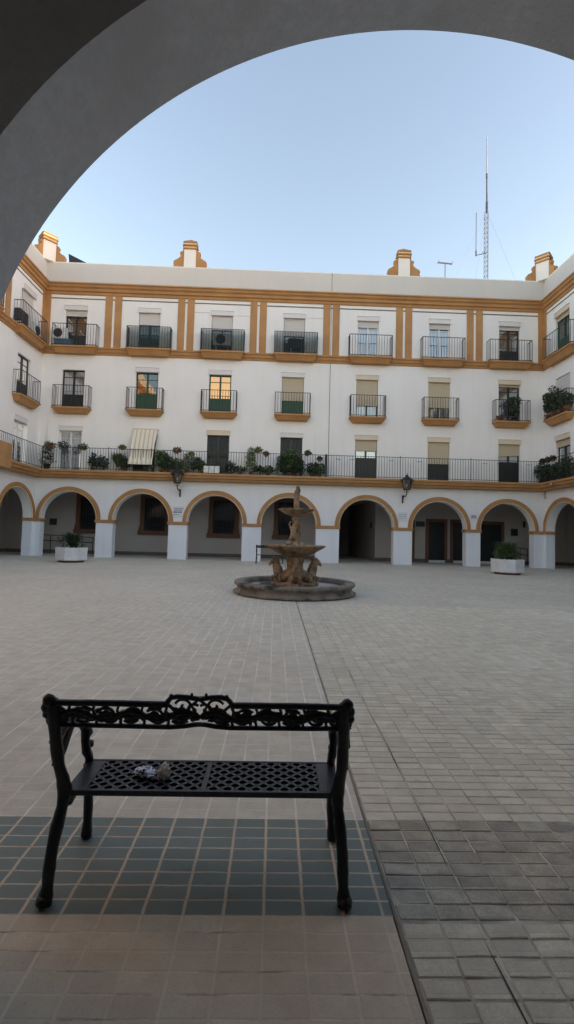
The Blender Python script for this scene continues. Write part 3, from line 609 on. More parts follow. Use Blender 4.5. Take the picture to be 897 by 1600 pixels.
# ------------------------------------------------------------------ BENCH
def spiral(c,r0,turns,s0,dirn=1,n=26):
    return [(c[0]+r0*(1-.85*i/n)*math.cos(s0+dirn*TAU*turns*i/n), c[1]+r0*(1-.85*i/n)*math.sin(s0+dirn*TAU*turns*i/n)) for i in range(n+1)]
BC=-.28
def bench():
    root=thing('bench','black cast-iron bench with scrolled backrest in the foreground, seen from behind on the green tiles','bench',(BC,2.14,0),'cast-iron benches')
    yb=lambda z:1.862-(z-.80)*.45
    S=lambda x,z,dy=0:(BC+x,yb(z)+dy,z)
    p=MB()
    # rails
    top=[S(-.60+1.2*i/60,.822-.004*math.cos(i/60*TAU)) for i in range(61)]
    p.tube([q for q in top if abs(q[0]-BC)>.13],.013,8) if False else None
    for s in (-1,1):
        p.tube([S(s*(.13+.445*i/20),.822+.002*math.sin(i/20*PI)) for i in range(21)],.013,8,jit=.05)
        # crest
        cr=[(.13,.820),(.122,.838),(.11,.853),(.085,.860),(.05,.858),(.02,.852),(0,.850)]
        p.tube([S(s*a,b) for a,b in cr],.010,8,jit=.08)
        p.blob(S(s*.028,.866),(.006,.006,.010)); p.blob(S(s*.108,.862),(.008,.008,.008))
        bt=[(.575,.722),(.45,.719),(.25,.717),(.12,.716),(.06,.722),(.02,.730),(0,.731)]
        p.tube([S(s*a,b) for a,b in bt],.010,8,jit=.05)
        # running foliage scrolls
        stem=[]; 
        for i in range(70):
            x=.02+.545*i/69; stem.append(S(s*x,.768+.020*math.sin(x/.57*TAU*2.6)))
        p.tube(stem,.011,6,jit=.15)
        for k in range(6):
            cx=.08+.095*k; sg=1 if k%2 else -1
            for (dz,rr,ph) in ((.0,.038,0),(.0,.038,PI)):
                p.tube([S(s*(cx+a),.768+b,.002) for a,b in spiral((0,dz),rr,.95,ph+sg*.6,sg)],[.0075*(1-.4*i/26) for i in range(27)],6)
            p.blob(S(s*cx,.768),(.016,.010,.016),jit=.2)
            for j in range(13):
                a=rnd.uniform(0,TAU); d=rnd.uniform(.02,.052); p.blob(S(s*(cx+d*math.cos(a)),.768+.80*d*math.sin(a)),(rnd.uniform(.007,.018),.006,rnd.uniform(.005,.011)),jit=.3)
            p.tube([S(s*(cx+.05),.722),S(s*(cx+.045),.75),S(s*(cx+.055),.79),S(s*(cx+.045),.82)],.0065,6,jit=.2)
        for j in range(16):
            x=.02+.55*j/15; p.blob(S(s*x,.765+rnd.uniform(-.006,.006)),(.026,.008,.011),jit=.25)
        # crest scrolls
        p.tube([S(s*(.06+a),.815+b) for a,b in spiral((0,0),.036,1.1,.4,1)],.006,6); p.tube([S(s*(.025+a),.80+b) for a,b in spiral((0,0),.028,1,2.4,-1)],.006,6)
        p.tube([S(s*.125,.825),S(s*.10,.80),S(s*.075,.79),S(s*.03,.78)],.007,6,jit=.2); p.tube([S(s*.0,.848),S(s*.03,.82),S(s*.02,.79),S(0,.765)],.0065,6,jit=.2)
    p.build('backrest','castiron',root,smooth=True)
    for s,leg in ((-1,'l'),(1,'r')):
        e=lambda x,y,z:(BC+s*x,y,z)
        pts=[(.600,1.935,.0),(.600,1.938,.03),(.597,1.942,.07),(.596,1.948,.13),(.593,1.955,.2),(.586,1.975,.28),(.579,2.0,.345),(.576,2.012,.40),(.580,1.998,.455),(.586,1.970,.52),(.586,1.945,.59),(.582,1.915,.66),(.577,1.888,.73),(.572,1.862,.80),(.570,1.850,.83)]
        rr=[.026,.029,.021,.025,.023,.026,.022,.030,.026,.022,.026,.023,.026,.026,.020]
        # resample smooth
        P=[];Rr=[]
        for i in range(len(pts)-1):
            for t in (0,.33,.66):
                P.append(e(*[pts[i][k]+(pts[i+1][k]-pts[i][k])*t for k in range(3)])); Rr.append((rr[i]+(rr[i+1]-rr[i])*t)*1.0)
        P.append(e(*pts[-1])); Rr.append(rr[-1])
        q=MB(); q.tube(P,Rr,10,jit=.06); q.blob(e(.604,1.932,.022),(.030,.038,.024),10,8,.06); q.build('leg','castiron',root,smooth=True)
        q=MB(); pts=[(.602,2.345,0),(.603,2.342,.03),(.598,2.335,.08),(.592,2.322,.16),(.588,2.305,.24),(.582,2.288,.32),(.578,2.272,.385)]; rr=[.023,.026,.020,.023,.021,.024,.026]
        q.tube([e(*a) for a in pts],rr,10,jit=.05); q.blob(e(.604,2.345,.02),(.026,.034,.022),10,8,.06); q.build('leg','castiron',root,smooth=True)
        q=MB()
        for (x,z,r) in ((.585,.832,.025),(.598,.802,.022),(.599,.772,.021),(.594,.744,.019),(.585,.72,.016),(.575,.79,.026),(.577,.75,.025)): q.blob((BC+s*x,yb(z),z),(r,r*.8,r),10,8,.07)
        q.build('scroll_end','castiron',root,smooth=True)
        q=MB()
        arm=[(.596,1.925,.635),(.594,1.98,.668),(.592,2.05,.675),(.590,2.13,.655),(.588,2.19,.615),(.586,2.235,.565),(.584,2.225,.515),(.582,2.24,.46),(.582,2.275,.42),(.582,2.28,.395)]
        q.tube([e(*a) for a in arm],[.018,.024,.027,.028,.024,.026,.019,.022,.020,.02],8,jit=.07)
        q.blob(e(.586,2.262,.535),(.022,.026,.022),8,6,.08); q.blob(e(.584,2.29,.47),(.018,.022,.018),8,6,.08)
        q.tube([e(.594,1.955,.53),e(.593,2.0,.575),e(.592,2.06,.63),e(.590,2.10,.66)],[.018,.021,.018,.016],8,jit=.07)
        q.tube([e(.575,2.0,.36),e(.575,2.06,.33),e(.575,2.14,.345),e(.575,2.22,.33),e(.578,2.285,.36)],[.022,.017,.015,.017,.022],8,jit=.07)
        q.build('armrest','castiron',root,smooth=True)
    # seat
    z=.40; x0,x1,y0,y1=BC-.582,BC+.590,2.018,2.292
    f=MB(); f.box(x0,x1,y0,y0+.014,z-.024,z); f.box(x0,x1,y1-.014,y1,z-.024,z); f.box(x0,x0+.085,y0+.014,y1-.014,z-.012,z-.001); f.box(x1-.085,x1,y0+.014,y1-.014,z-.012,z-.001)
    f.box(BC-.012,BC+.012,y0+.014,y1-.014,z-.016,z-.001); f.build('seat_frame','seatiron',root,bevel=.003)
    lt=MB(); rows=9; pitch=(y1-y0-.028)/rows
    for xa,xb in ((x0+.085,BC-.012),(BC+.012,x1-.085)):
        per=(xb-xa)/round((xb-xa)/.060)
        for j in range(rows+1):
            yc=y0+.014+pitch*j; n=int((xb-xa)/per*12)
            prev=None
            for i in range(n+1):
                x=xa+(xb-xa)*i/n; y=yc+(pitch*.42)*math.cos(TAU*(x-xa)/per+(PI if j%2 else 0))
                y=min(max(y,y0+.008),y1-.008)
                cur=(x,y)
                if prev:
                    (ax,ay),(bx,by)=prev,cur; h=.0082
                    lt.add([(ax,ay-h,z-.012),(bx,by-h,z-.012),(bx,by+h,z-.012),(ax,ay+h,z-.012),(ax,ay-h,z-.002),(bx,by-h,z-.002),(bx,by+h,z-.002),(ax,ay+h,z-.002)],[(0,1,2,3),(4,5,6,7),(0,1,5,4),(2,3,7,6)])
                prev=cur
    lt.build('seat','seatiron',root); MB().box(x0+.085,x1-.085,y0+.014,y1-.014,z-.016,z-.0125).build('seat_pan','castiron',root)
    return root
B1=bench()
B2=copy_tree(B1,(-.27,24.05,0),'black iron bench standing against the arcade pier behind the fountain',rz=0,scale=1.14)
# rubbish on the seat
def crumple(name,label,cat,c,r,m,seed,amp=.45,sub=3):
    bm=bmesh.new(); bmesh.ops.create_icosphere(bm,subdivisions=sub,radius=1)
    for v in bm.verts:
        n=noise.noise(v.co*1.9+Vector((seed,0,0)))*amp+noise.noise(v.co*4.3+Vector((seed,5,0)))*amp*.7
        v.co*= (1+n); v.co=Vector((v.co.x*r[0],v.co.y*r[1],max(v.co.z*r[2],-r[2]*.8)))
    me=bpy.data.meshes.new(name); mn=min(v.co.z for v in bm.verts); 
    for v in bm.verts: v.co.z-=mn
    bm.to_mesh(me); bm.free(); me.materials.append(M[m]); o=bpy.data.objects.new(name,me); C.objects.link(o); o.location=c; return tag(o,label,cat)
crumple('wrapper','crumpled blue and white printed foil wrapper lying on the front bench seat','wrapper',(-.562,2.145,.3995),(.050,.024,.020),'foil',3)
crumple('wrapper','smaller blue-speckled twist of foil beside the paper on the bench seat','wrapper',(-.520,2.118,.3995),(.022,.016,.015),'foil',9)
q=crumple('paper_scrap','cream folded paper scrap leaning up on the front bench seat','paper',(-.478,2.125,.3995),(.027,.016,.034),'tissue',5,.4); q.rotation_euler=(0,R(18),R(15))
# ------------------------------------------------------------------ FOUNTAIN
FX,FY=.545,12.07
ft=thing('fountain','ochre stone fountain with two tiered bowls and carved horses in a low round basin','fountain',(FX,FY,0))
def skin(name,verts,edges,rad,m,parent,loc,rz=0,sub=2,scale=1):
    me=bpy.data.meshes.new(name); me.from_pydata([tuple(Vector(v)*scale) for v in verts],edges,[]); me.materials.append(M[m])
    o=bpy.data.objects.new(name,me); C.objects.link(o); o.parent=parent; o.location=loc; o.rotation_euler=(0,0,rz); WL[o]=loc
    sk=o.modifiers.new('skin','SKIN'); sk.use_smooth_shade=True
    for i,r_ in enumerate(rad): 
        rr=r_ if hasattr(r_,'__len__') else (r_,r_); me.skin_vertices[0].data[i].radius=(rr[0]*scale,rr[1]*scale)
    me.skin_vertices[0].data[0].use_root=True
    s=o.modifiers.new('sub','SUBSURF'); s.levels=sub; s.render_levels=sub
    return o
MB().lathe([(1.0,.02),(1.58,.02),(1.60,.05),(1.52,.08),(1.49,.13),(1.50,.19),(1.55,.22),(1.575,.25),(1.57,.30),(1.54,.315),(1.38,.315),(1.30,.30),(1.28,.12),(1.0,.10)],(FX,FY),64).build('basin','rim',ft,smooth=True)
MB().lathe([(0.01,.24),(1.29,.24)],(FX,FY),48).build('water','water',ft)
MB().lathe([(0.01,.30),(.36,.30),(.36,.0),(.30,.30)][:1]+[(.62,.27),(.62,.0)],(FX,FY),8).build('plinth','stone',ft)
MB().lathe([(.26,.2),(.25,.30),(.22,.36),(.20,.55),(.20,.75),(.22,.85),(.24,.95),(.10,.97)],(FX,FY),28,lambda a,r,z:.06*math.cos(10*a)).build('pedestal','stone',ft,smooth=True)
rip=lambda a,r,z:(.055*abs(math.cos(11*a))) if r>.2 else 0
MB().lathe([(.08,.93),(.20,.94),(.34,.99),(.50,1.06),(.63,1.14),(.72,1.19),(.755,1.225),(.75,1.25),(.71,1.25),(.60,1.20),(.30,1.14),(.02,1.12)],(FX,FY),132,rip).build('lower_bowl','stone',ft,smooth=True)
MB().lathe([(.05,2.0),(.14,2.01),(.26,2.05),(.38,2.12),(.455,2.165),(.465,2.195),(.43,2.195),(.30,2.15),(.02,2.12)],(FX,FY),96,lambda a,r,z:.03*abs(math.cos(8*a)) if r>.15 else 0).build('upper_bowl','stone',ft,smooth=True)
MB().lathe([(.17,1.13),(.16,1.22),(.10,1.27),(.085,1.4),(.075,1.65),(.085,1.85),(.12,1.95),(.10,2.02)],(FX,FY),24,lambda a,r,z:.12*math.cos(5*a+z*9)).build('column','stone',ft,smooth=True)
hv=[(.20,0,.42),(.36,0,.42),(.46,0,.52),(.49,0,.67),(.50,0,.80),(.56,0,.87),(.64,0,.80),(.68,0,.70),(.46,.09,.45),(.60,.10,.42),(.58,.10,.31),(.46,-.09,.45),(.60,-.10,.42),(.58,-.10,.31),(.40,.10,.30),(.52,.11,.27),(.40,-.10,.30),(.52,-.11,.27),(.54,.035,.93),(.54,-.035,.93),(.10,0,.50)]
he=[(0,1),(1,2),(2,3),(3,4),(4,5),(5,6),(6,7),(2,8),(8,9),(9,10),(2,11),(11,12),(12,13),(1,14),(14,15),(1,16),(16,17),(5,18),(5,19),(0,20)]
hr=[.17,.16,(.115,.14),(.085,.115),(.065,.095),(.055,.075),.05,.034,.05,.036,.03,.05,.036,.03,.06,.035,.06,.035,.018,.018,.11]
for k in range(4):
    h=skin('horse',hv,he,hr,'stone',ft,(0,0,0),rz=-PI/2+k*PI/2)
    mb=MB(); 
    for i in range(7):
        a=h.rotation_euler.z; d=.36+.02*i; z=.60+.045*i
        mb.blob((FX+d*math.cos(a),FY+d*math.sin(a),z),(.045,.045,.04),8,6,.2)
    mb.build('mane','stone',h,smooth=True)
    c=h.children[0]; c.matrix_parent_inverse.identity(); 
    me=c.data
    from mathutils import Matrix
    me.transform(Matrix.Rotation(-a,4,'Z') @ Matrix.Translation(Vector((0,0,0))+Vector(WL[h])-Vector((FX,FY,0))))
# putto figures of the middle tier
cv=[(0,0,.34),(0,0,.44),(0,0,.56),(0,0,.62),(0,.01,.70),(.06,0,.28),(.11,.05,.16),(.09,.03,.02),(-.06,0,.28),(-.10,.06,.20),(-.12,.0,.04),(.09,0,.56),(.14,.03,.46),(.10,.07,.38),(-.09,0,.57),(-.13,.0,.68),(-.07,.0,.76)]
ce=[(0,1),(1,2),(2,3),(3,4),(0,5),(5,6),(6,7),(0,8),(8,9),(9,10),(2,11),(11,12),(12,13),(2,14),(14,15),(15,16)]
cr=[.075,.07,.065,.035,.065,.055,.042,.032,.055,.042,.03,.035,.027,.02,.035,.027,.02]
for k,(dx,dy,rz) in enumerate(((-.07,-.09,0),(.07,.08,2.2))):
    skin('putto',cv,ce,cr,'stone',ft,(dx,dy,1.2),rz,scale=.88)
MB().blob((FX-.17,FY-.1,1.27),(.09,.09,.075),10,8,.2).blob((FX+.15,FY-.12,1.26),(.10,.08,.06),10,8,.2).blob((FX-.02,FY-.18,1.25),(.10,.07,.05),10,8,.2).build('rocks','stone',ft,smooth=True)
tv=[(0,0,0),(0,0,.14),(0,0,.30),(0,0,.40),(.01,0,.50),(.02,0,.56),(.03,0,.63),(.06,0,.44),(.075,-.03,.50),(.045,-.03,.58),(-.055,0,.44),(-.05,-.04,.36),(0,-.05,.40)]
te=[(0,1),(1,2),(2,3),(3,4),(4,5),(5,6),(3,7),(7,8),(8,9),(3,10),(10,11),(11,12)]
skin('top_figure',tv,te,[.085,.08,.07,.066,.055,.036,.078,.028,.02,.018,.025,.02,.018],'stone',ft,(0,0,2.17),0,scale=1.05)
# ------------------------------------------------------------------ PLANTS
def leaves(mb,c,r,n,size=(.05,.02),droop=0,shape='ell'):
    for _ in range(n):
        while True:
            p=Vector([rnd.uniform(-1,1) for _ in range(3)])
            if p.length<1: break
        if rnd.random()<.5: p=p.normalized()*rnd.uniform(.75,1.05)
        k=1+.35*noise.noise(p*2.2+Vector(c)); P=Vector((c[0]+p.x*r[0]*k,c[1]+p.y*r[1]*k,c[2]+p.z*r[2]*k))
        d=Vector([rnd.gauss(0,1) for _ in range(3)]); d.z-=droop; d.normalize(); s=d.cross(Vector([rnd.gauss(0,1) for _ in range(3)])).normalized()
        l=size[0]*rnd.uniform(.6,1.3); w=size[1]*rnd.uniform(.7,1.2)
        mb.add([P,P+d*l*.5+s*w,P+d*l,P+d*l*.5-s*w],[(0,1,2,3)])
def blades(mb,c,n,h,spread,w=.02,droop=.5,seg=5):
    for _ in range(n):
        a=rnd.uniform(0,TAU); L_=h*rnd.uniform(.7,1.15); out=spread*rnd.uniform(.3,1.1); d=Vector((math.cos(a),math.sin(a),0)); s=Vector((-d.y,d.x,0)); pr=None
        for i in range(seg+1):
            t=i/seg; P=Vector(c)+d*out*t+Vector((0,0,L_*(t-droop*t*t))); ww=w*(1-t)**.6*(.6+.4*math.sin(t*PI)); cur=(P-s*ww,P+s*ww)
            if pr: mb.quad(pr[0],pr[1],cur[1],cur[0])
            pr=cur
def pot(mb,c,r,h):
    mb.lathe([(.01,c[2]),(r*.72,c[2]),(r,c[2]+h),(r*1.08,c[2]+h),(r*1.08,c[2]+h*.86)],(c[0],c[1]),14)
def plant(kind,label,x,y,z,r,h,lm='leaf_dark',pm='terracotta',ph=.22,n=120,group=None,cat='potted plant'):
    t=thing('potted_plant',label,cat,(x,y,z),group); q=MB(); pot(q,(x,y,z),min(r*.75,ph*.62),ph); q.build('pot',pm,t,smooth=True)
    f=MB(); n=int(n*2.3); r*=1.3; h*=1.12
    if kind=='bush': leaves(f,(x,y,z+ph+(h-ph)*.48),(r,r*.8,(h-ph)*.62),n,(.11,.042))
    elif kind=='blade': blades(f,(x,y,z+ph*.9),int(n*.7),(h-ph)*1.6,r*1.2,.022,.42)
    elif kind=='column':
        for k in range(4): leaves(f,(x+rnd.uniform(-.03,.03),y,z+ph+(h-ph)*(.15+.24*k)),(r*(1-.14*k),r*(1-.14*k),(h-ph)*.19),n//4,(.09,.03))
    elif kind=='stem':
        f.tube([(x,y,z+ph*.8),(x+.03,y,z+ph+(h-ph)*.5),(x-.02,y,z+h)],.012,5); leaves(f,(x,y,z+h*.85),(r,r,h*.2),n//2,(.12,.05)); leaves(f,(x,y,z+h*.5),(r*.7,r*.7,h*.22),n//2,(.12,.05))
    f.build('foliage',lm,t,recalc=False); return t
def hang(label,x,y,z,r,lm,pm='terracotta',fl=None,group=None):
    t=thing('hanging_pot',label,'flower pot',(x,y,z),group); q=MB(); pot(q,(x,y,z-.16),.10,.16); q.build('pot',pm,t,smooth=True)
    f=MB(); leaves(f,(x,y,z+.02),(r,r*.8,r*.62),210,(.09,.04),.3); f.build('foliage',lm,t,recalc=False)
    if fl: f=MB(); leaves(f,(x,y,z+.08),(r*.9,r*.7,r*.45),60,(.05,.03)); f.build('flowers',fl,t,recalc=False)
    q=MB(); q.tube([(x,y+.0,z-.08),(x,y+.06,z+.02)],.006,4); q.build('hook','iron',t)
TY=D-.66; Fz=4.82; TI=D-.38
G='potted plants on the first terrace'; GH='flower pots hung on the terrace railing'
def px(x): return x
hang('brownish hanging pot nearest the left corner of the terrace rail',-12.46,TY,6.05,.27,'leaf_brown',fl='leaf_dark',group=GH)
hang('large dark round bush hung on the rail before the white terrace window',-11.78,TY,6.10,.34,'leaf_dark',group=GH)
hang('low mid-green plant hung on the rail at the right of the white terrace window',-10.72,TY,6.05,.30,'leaf_mid',group=GH)
hang('light green trailing pot on the rail just left of the striped awning',-8.55,TY,6.12,.19,'leaf_light',group=GH)
hang('wide reddish-brown pot on the rail directly above the left wall lantern',-5.55,TY,6.02,.24,'leaf_brown',fl='leaf_red',group=GH)
hang('small terracotta pot on the rail two pots right of the awning',-4.72,TY,5.84,.15,'leaf_light',group=GH)
hang('yellow-green fern hung on the rail beside the tall leafy plant',-1.05,TY,6.18,.22,'leaf_light',group=GH)
hang('terracotta pot on the rail just left of the third dark terrace door',-.62,TY,5.98,.16,'leaf_brown',group=GH)
hang('dark round pot on the rail right of the plant-filled terrace door',1.70,TY,6.10,.20,'leaf_mid',group=GH)
hang('small dark-leaved terracotta pot hung beside the black railing post',2.36,TY,5.80,.14,'leaf_dark',group=GH)
plant('column','tall dark conifer in a pot in the left corner of the terrace',-12.75,TI,Fz,.30,1.32,'leaf_dark','acdark',.3,260,G)
P_=[('bush',-10.25,.16,.80,'leaf_dark','thin dark pot plant left of the dark chair shape on the terrace'),
('bush',-9.75,.30,.66,'leaf_dark','wide dark bush in the second terrace bay from the left'),
('blade',-8.85,.34,.90,'leaf_mid','spiky green plant left of the striped awning'),
('bush',-8.45,.24,.62,'leaf_dark','dark bush tucked against the left edge of the striped awning'),
('bush',-7.05,.24,.36,'leaf_mid','low green plant under the hem of the striped awning'),
('stem',-6.45,.30,1.02,'leaf_mid','broad-leaved green plant just right of the striped awning'),
('bush',-6.05,.30,.72,'leaf_dark','dark bush right of the broad-leaved plant'),
('bush',-5.55,.26,.66,'leaf_mid','mid-green bush right above the left wall lantern'),
('column',-5.05,.22,.98,'leaf_light','pale upright plant right of the left wall lantern'),
('bush',-4.50,.30,.74,'leaf_dark','dark round bush left of the white planter boxes'),
('bush',-4.15,.16,.58,'leaf_light','light green plant beside the white planter boxes'),
('bush',-2.60,.26,.56,'leaf_dark','dark bush right of the white planter boxes'),
('bush',-2.05,.22,.36,'leaf_mid','low green plant between the second and third dark doors'),
('column',-1.45,.28,1.32,'leaf_light','tallest yellow-green leafy plant on the terrace'),
('bush',-1.05,.24,.44,'leaf_dark','low dark plant beneath the hung fern'),
('bush',-.50,.28,.44,'leaf_mid','low green plant left of the third dark door'),
('column',.20,.30,.98,'leaf_dark','dark tall plant at the left jamb of the third dark door'),
('stem',.72,.34,1.24,'leaf_mid','leafy stem plant in the middle of the third dark door'),
('bush',1.20,.30,.84,'leaf_dark','dark bush at the right jamb of the third dark door'),
('bush',2.00,.28,.66,'leaf_dark','dark bush just left of the black railing post'),
('bush',2.42,.24,.62,'leaf_mid','green bush against the black railing post')]
for k,x,r_,h_,lm,lb in P_:
    plant(k,lb,x,TI,Fz,r_,h_,lm,rnd.choice(['terracotta','potwhite','terracotta']),.18,int(150*(r_/.25)*(h_/.6)),G)
# white planter boxes
t=thing('planter_box','row of white trough boxes on the terrace before the second dark door','planter box',(-3.75,TY,Fz))
for k in range(3): MB().box(-4.05+.30*k,-3.78+.30*k,TY+.02,TY+.26,Fz+.01,Fz+.40).build('trough','potwhite',t,bevel=.01)
f=MB(); leaves(f,(-3.45,TY+.14,Fz+.55),(.14,.1,.16),70,(.1,.04)); leaves(f,(-3.85,TY+.14,Fz+.45),(.14,.1,.08),30,(.06,.03)); f.build('foliage','leaf_mid',t,recalc=False)
# hanging mobile in the left corner
t=thing('wind_chime','pale hanging string ornament on the wall at the left corner above the terrace','wind chime',(-12.95,D-.08,6.3))
MB().tube([(-12.95,D-.08,7.7),(-12.95,D-.08,6.9)],.012,4).build('string','galv',t); MB().lathe([(.02,7.1),(.04,6.8),(.07,6.55),(.10,6.42),(.02,6.4)],(-12.95,D-.1),8).build('bell','potwhite',t)
# balcony plants, right
plant('stem','tall single plant in a dark pot on the rightmost second-floor balcony',13.55,D-.25,8.34,.26,1.25,'leaf_dark','acdark',.3,200,'plants on the upper balconies')
plant('bush','low terracotta pot at the left of the furthest right second-floor balcony',12.75,D-.25,8.34,.18,.30,'leaf_brown','terracotta',.2,30,'plants on the upper balconies')
for i,(u,h_,r_,k,lb) in enumerate(((.85,1.30,.20,'stem','leggy plant at the far end of the right side balcony'),(1.35,1.40,.28,'bush','big dark shrub filling the middle of the right side balcony'),(1.95,1.2,.28,'bush','dark shrub at the near end of the right side balcony'),(2.5,.9,.3,'bush','low shrub at the frame edge on the right side balcony'))):
    x,y,z=FR(u,.28,8.34); plant(k,lb,x,y,z,r_,h_,'leaf_dark','terracotta',.3,220,'plants on the right side balcony')
for u,h_,r_,k,lb in ((.45,.95,.32,'bush','dark bush in the right corner of the terrace'),(.95,.85,.34,'bush','second dark bush from the right corner, on the side terrace'),(1.5,.7,.34,'bush','low dark bush under the red flowers on the side terrace'),(2.1,.85,.32,'bush','large dark hedge-like bush at the right frame edge of the terrace'),(2.8,.95,.45,'bush','nearest dark bush on the right side terrace')):
    x,y,z=FR(u,.36,Fz); plant(k,lb,x,y,z,r_,h_,'leaf_dark','acdark',.25,260,'plants on the right side terrace')
for u,lb,fl in ((.95,'brown-leaved pot on the right side terrace rail, furthest into the corner','leaf_brown'),(1.45,'red-flowering pot on the right side terrace rail','leaf_red'),(1.9,'larger red-flowering pot nearest the frame edge on the right terrace rail','leaf_red')):
    x,y,z=FR(u,.66,5.98); hang(lb,x,y,z,.17,'leaf_dark',fl=fl,group='flower pots on the right side rail')
t=thing('plate','round brown ceramic plate hung on the ledge of the right side terrace','plate',FR(1.85,.70,4.62)); a=FR(1.85,.69,4.62)
MB().tube([(a[0],a[1],a[2]),(a[0]-.03,a[1],a[2])],.10,16).build('disc','terracotta',t); MB().tube([(a[0]-.031,a[1],a[2]),(a[0]-.045,a[1],a[2])],.05,12).build('disc_centre','potwhite',t)
# big planters
def octo(x,y,lb):
    t=thing('octagonal_planter',lb,'planter',(x,y,0),'octagonal courtyard planters')
    q=MB(); q.lathe([(.01,.09),(.66,.09),(.715,.12),(.735,.64),(.735,.68),(.62,.68),(.60,.56),(.01,.56)],(x,y),8)
    for v in range(len(q.v)):
        pass
    q.build('tub','planter',t,bevel=.012); MB().lathe([(.01,0),(.56,0),(.58,.095),(.01,.095)],(x,y),8).build('foot','brown',t); MB().lathe([(.01,.60),(.60,.60)],(x,y),16).build('soil','soil',t)
    f=MB(); blades(f,(x,y,.58),330 if x>0 else 190,2.1 if x>0 else 1.9,.85,.020,.66,7); blades(f,(x+.18,y,.58),70,1.35,.5,.012,.5,6); leaves(f,(x-.05,y,.92),(.60,.45,.34),650 if x>0 else 220,(.20,.018)); f.build('foliage','leaf_mid' if x>0 else 'leaf_dark',t,recalc=False)
    f=MB(); f.tube([(x,y,.58),(x+.02,y,.8)],[.06,.03],8); f.build('stem','soil',t)
    return t
octo(-9.42,21.60,'white octagonal planter with a sparse palm-like plant, left of the fountain'); octo(10.56,20.62,'white octagonal planter with a fuller green plant, right of the fountain')
# ------------------------------------------------------------------ WALL LANTERNS
def lantern(x,zb,lb):
    t=thing('wall_lantern',lb,'wall lamp',(x,D,zb),'iron wall lanterns'); y=D-.86
    b=MB(); b.box(x-.04,x+.04,D-.03,D-.0,zb-.28,zb+.16); b.add([(x-.015,D-.03,zb+.12),(x-.015,D-.30,zb+.16),(x-.015,D-.03,zb-.22),(x+.015,D-.03,zb+.12),(x+.015,D-.30,zb+.16),(x+.015,D-.03,zb-.22)],[(0,1,2),(3,4,5),(0,1,4,3),(1,2,5,4),(2,0,3,5)])
    b.tube([(x,D-.02,zb+.05),(x,D-.25,zb+.10),(x,D-.5,zb+.06),(x,D-.7,zb+.10),(x,y,zb+.25),(x,y,zb+.40)],[.03,.03,.028,.028,.03,.03],8)
    for s in (-1,1): b.tube([(x,y,zb+.30),(x+s*.1,y,zb+.27),(x+s*.13,y,zb+.34)],.016,6)
    b.build('bracket','iron',t,smooth=False)
    z0=zb+.42; f=MB(); n=6
    lo,hi,h=.17,.29,.50
    for k in range(n):
        a=TAU*k/n; f.tube([(x+lo*math.cos(a),y+lo*math.sin(a),z0),(x+hi*math.cos(a),y+hi*math.sin(a),z0+h)],.016,4)
    f.lathe([(.01,z0-.03),(lo+.03,z0-.03),(lo+.03,z0+.03),(.01,z0+.03)],(x,y),6); f.build('lantern_frame','iron',t)
    f=MB(); f.lathe([(hi+.10,z0+h),(hi+.04,z0+h+.05),(.16,z0+h+.18),(.10,z0+h+.22),(.07,z0+h+.30),(.01,z0+h+.32)],(x,y),6); f.lathe([(.02,z0+h),(hi+.10,z0+h)],(x,y),6); f.blob((x,y,z0+h+.36),.03)
    for k in range(6):
        a=TAU*k/6; f.blob((x+(hi+.08)*math.cos(a),y+(hi+.08)*math.sin(a),z0+h+.05),.03,6,4)
    f.build('lantern_roof','iron',t)
    MB().lathe([(lo-.01,z0+.03),(hi-.015,z0+h)],(x,y),6).build('glass',M['lampglass'],t)
    MB().blob((x,y,z0+.22),(.045,.045,.09)).build('bulb','sign_white',t,smooth=True)
lantern(-5.42,3.78,'black lantern on an iron bracket between the second and third arches from the left'); lantern(7.22,3.78,'black lantern on an iron bracket between the fifth and sixth arches from the left')
# ------------------------------------------------------------------ PLAQUES
def plaque(x,z,w,h,lines,lb,ink='ink',group=None):
    t=thing('wall_plaque',lb,'plaque',(x,D-.02,z),group); MB().box(x-w/2,x+w/2,D-.022,D-.002,z-h/2,z+h/2).build('plate','sign_white',t,bevel=.004)
    q=MB()
    for zz,th_,segs in lines:
        for a,b in segs: q.box(x-w/2+w*a,x-w/2+w*b,D-.026,D-.0225,z+zz-th_/2,z+zz+th_/2)
    q.build('lettering',ink,t)
plaque(-5.47,2.66,.60,.62,[(.20,.035,[(.05,.2),(.24,.5),(.55,.68),(.72,.95)]),(.10,.04,[(.12,.42),(.48,.85)]),(-.02,.075,[(.05,.16),(.19,.30),(.33,.42),(.48,.56),(.60,.72),(.75,.82)]),(-.16,.02,[(.08,.4),(.45,.6)])],'white wall plaque with three dark lines of lettering under the left lantern')
M['ink_soft']=simple('faded_ink',(.25,.27,.31),.6,0,.1,5,0)
plaque(7.24,2.72,.52,.55,[(.15,.022,[(.02,.35),(.42,.98)]),(.04,.03,[(.04,.6),(.66,.9)]),(-.08,.022,[(.04,.5),(.55,.8)])],'faded white plaque with thin grey lines under the right lantern','ink_soft')
plaque(11.33,2.80,.46,.46,[(.08,.05,[(.22,.78)]),(.02,.05,[(.15,.85)]),(-.05,.04,[(.2,.42),(.55,.82)])],'pale plaque with a faded emblem between the sixth and seventh arches','ink_soft')
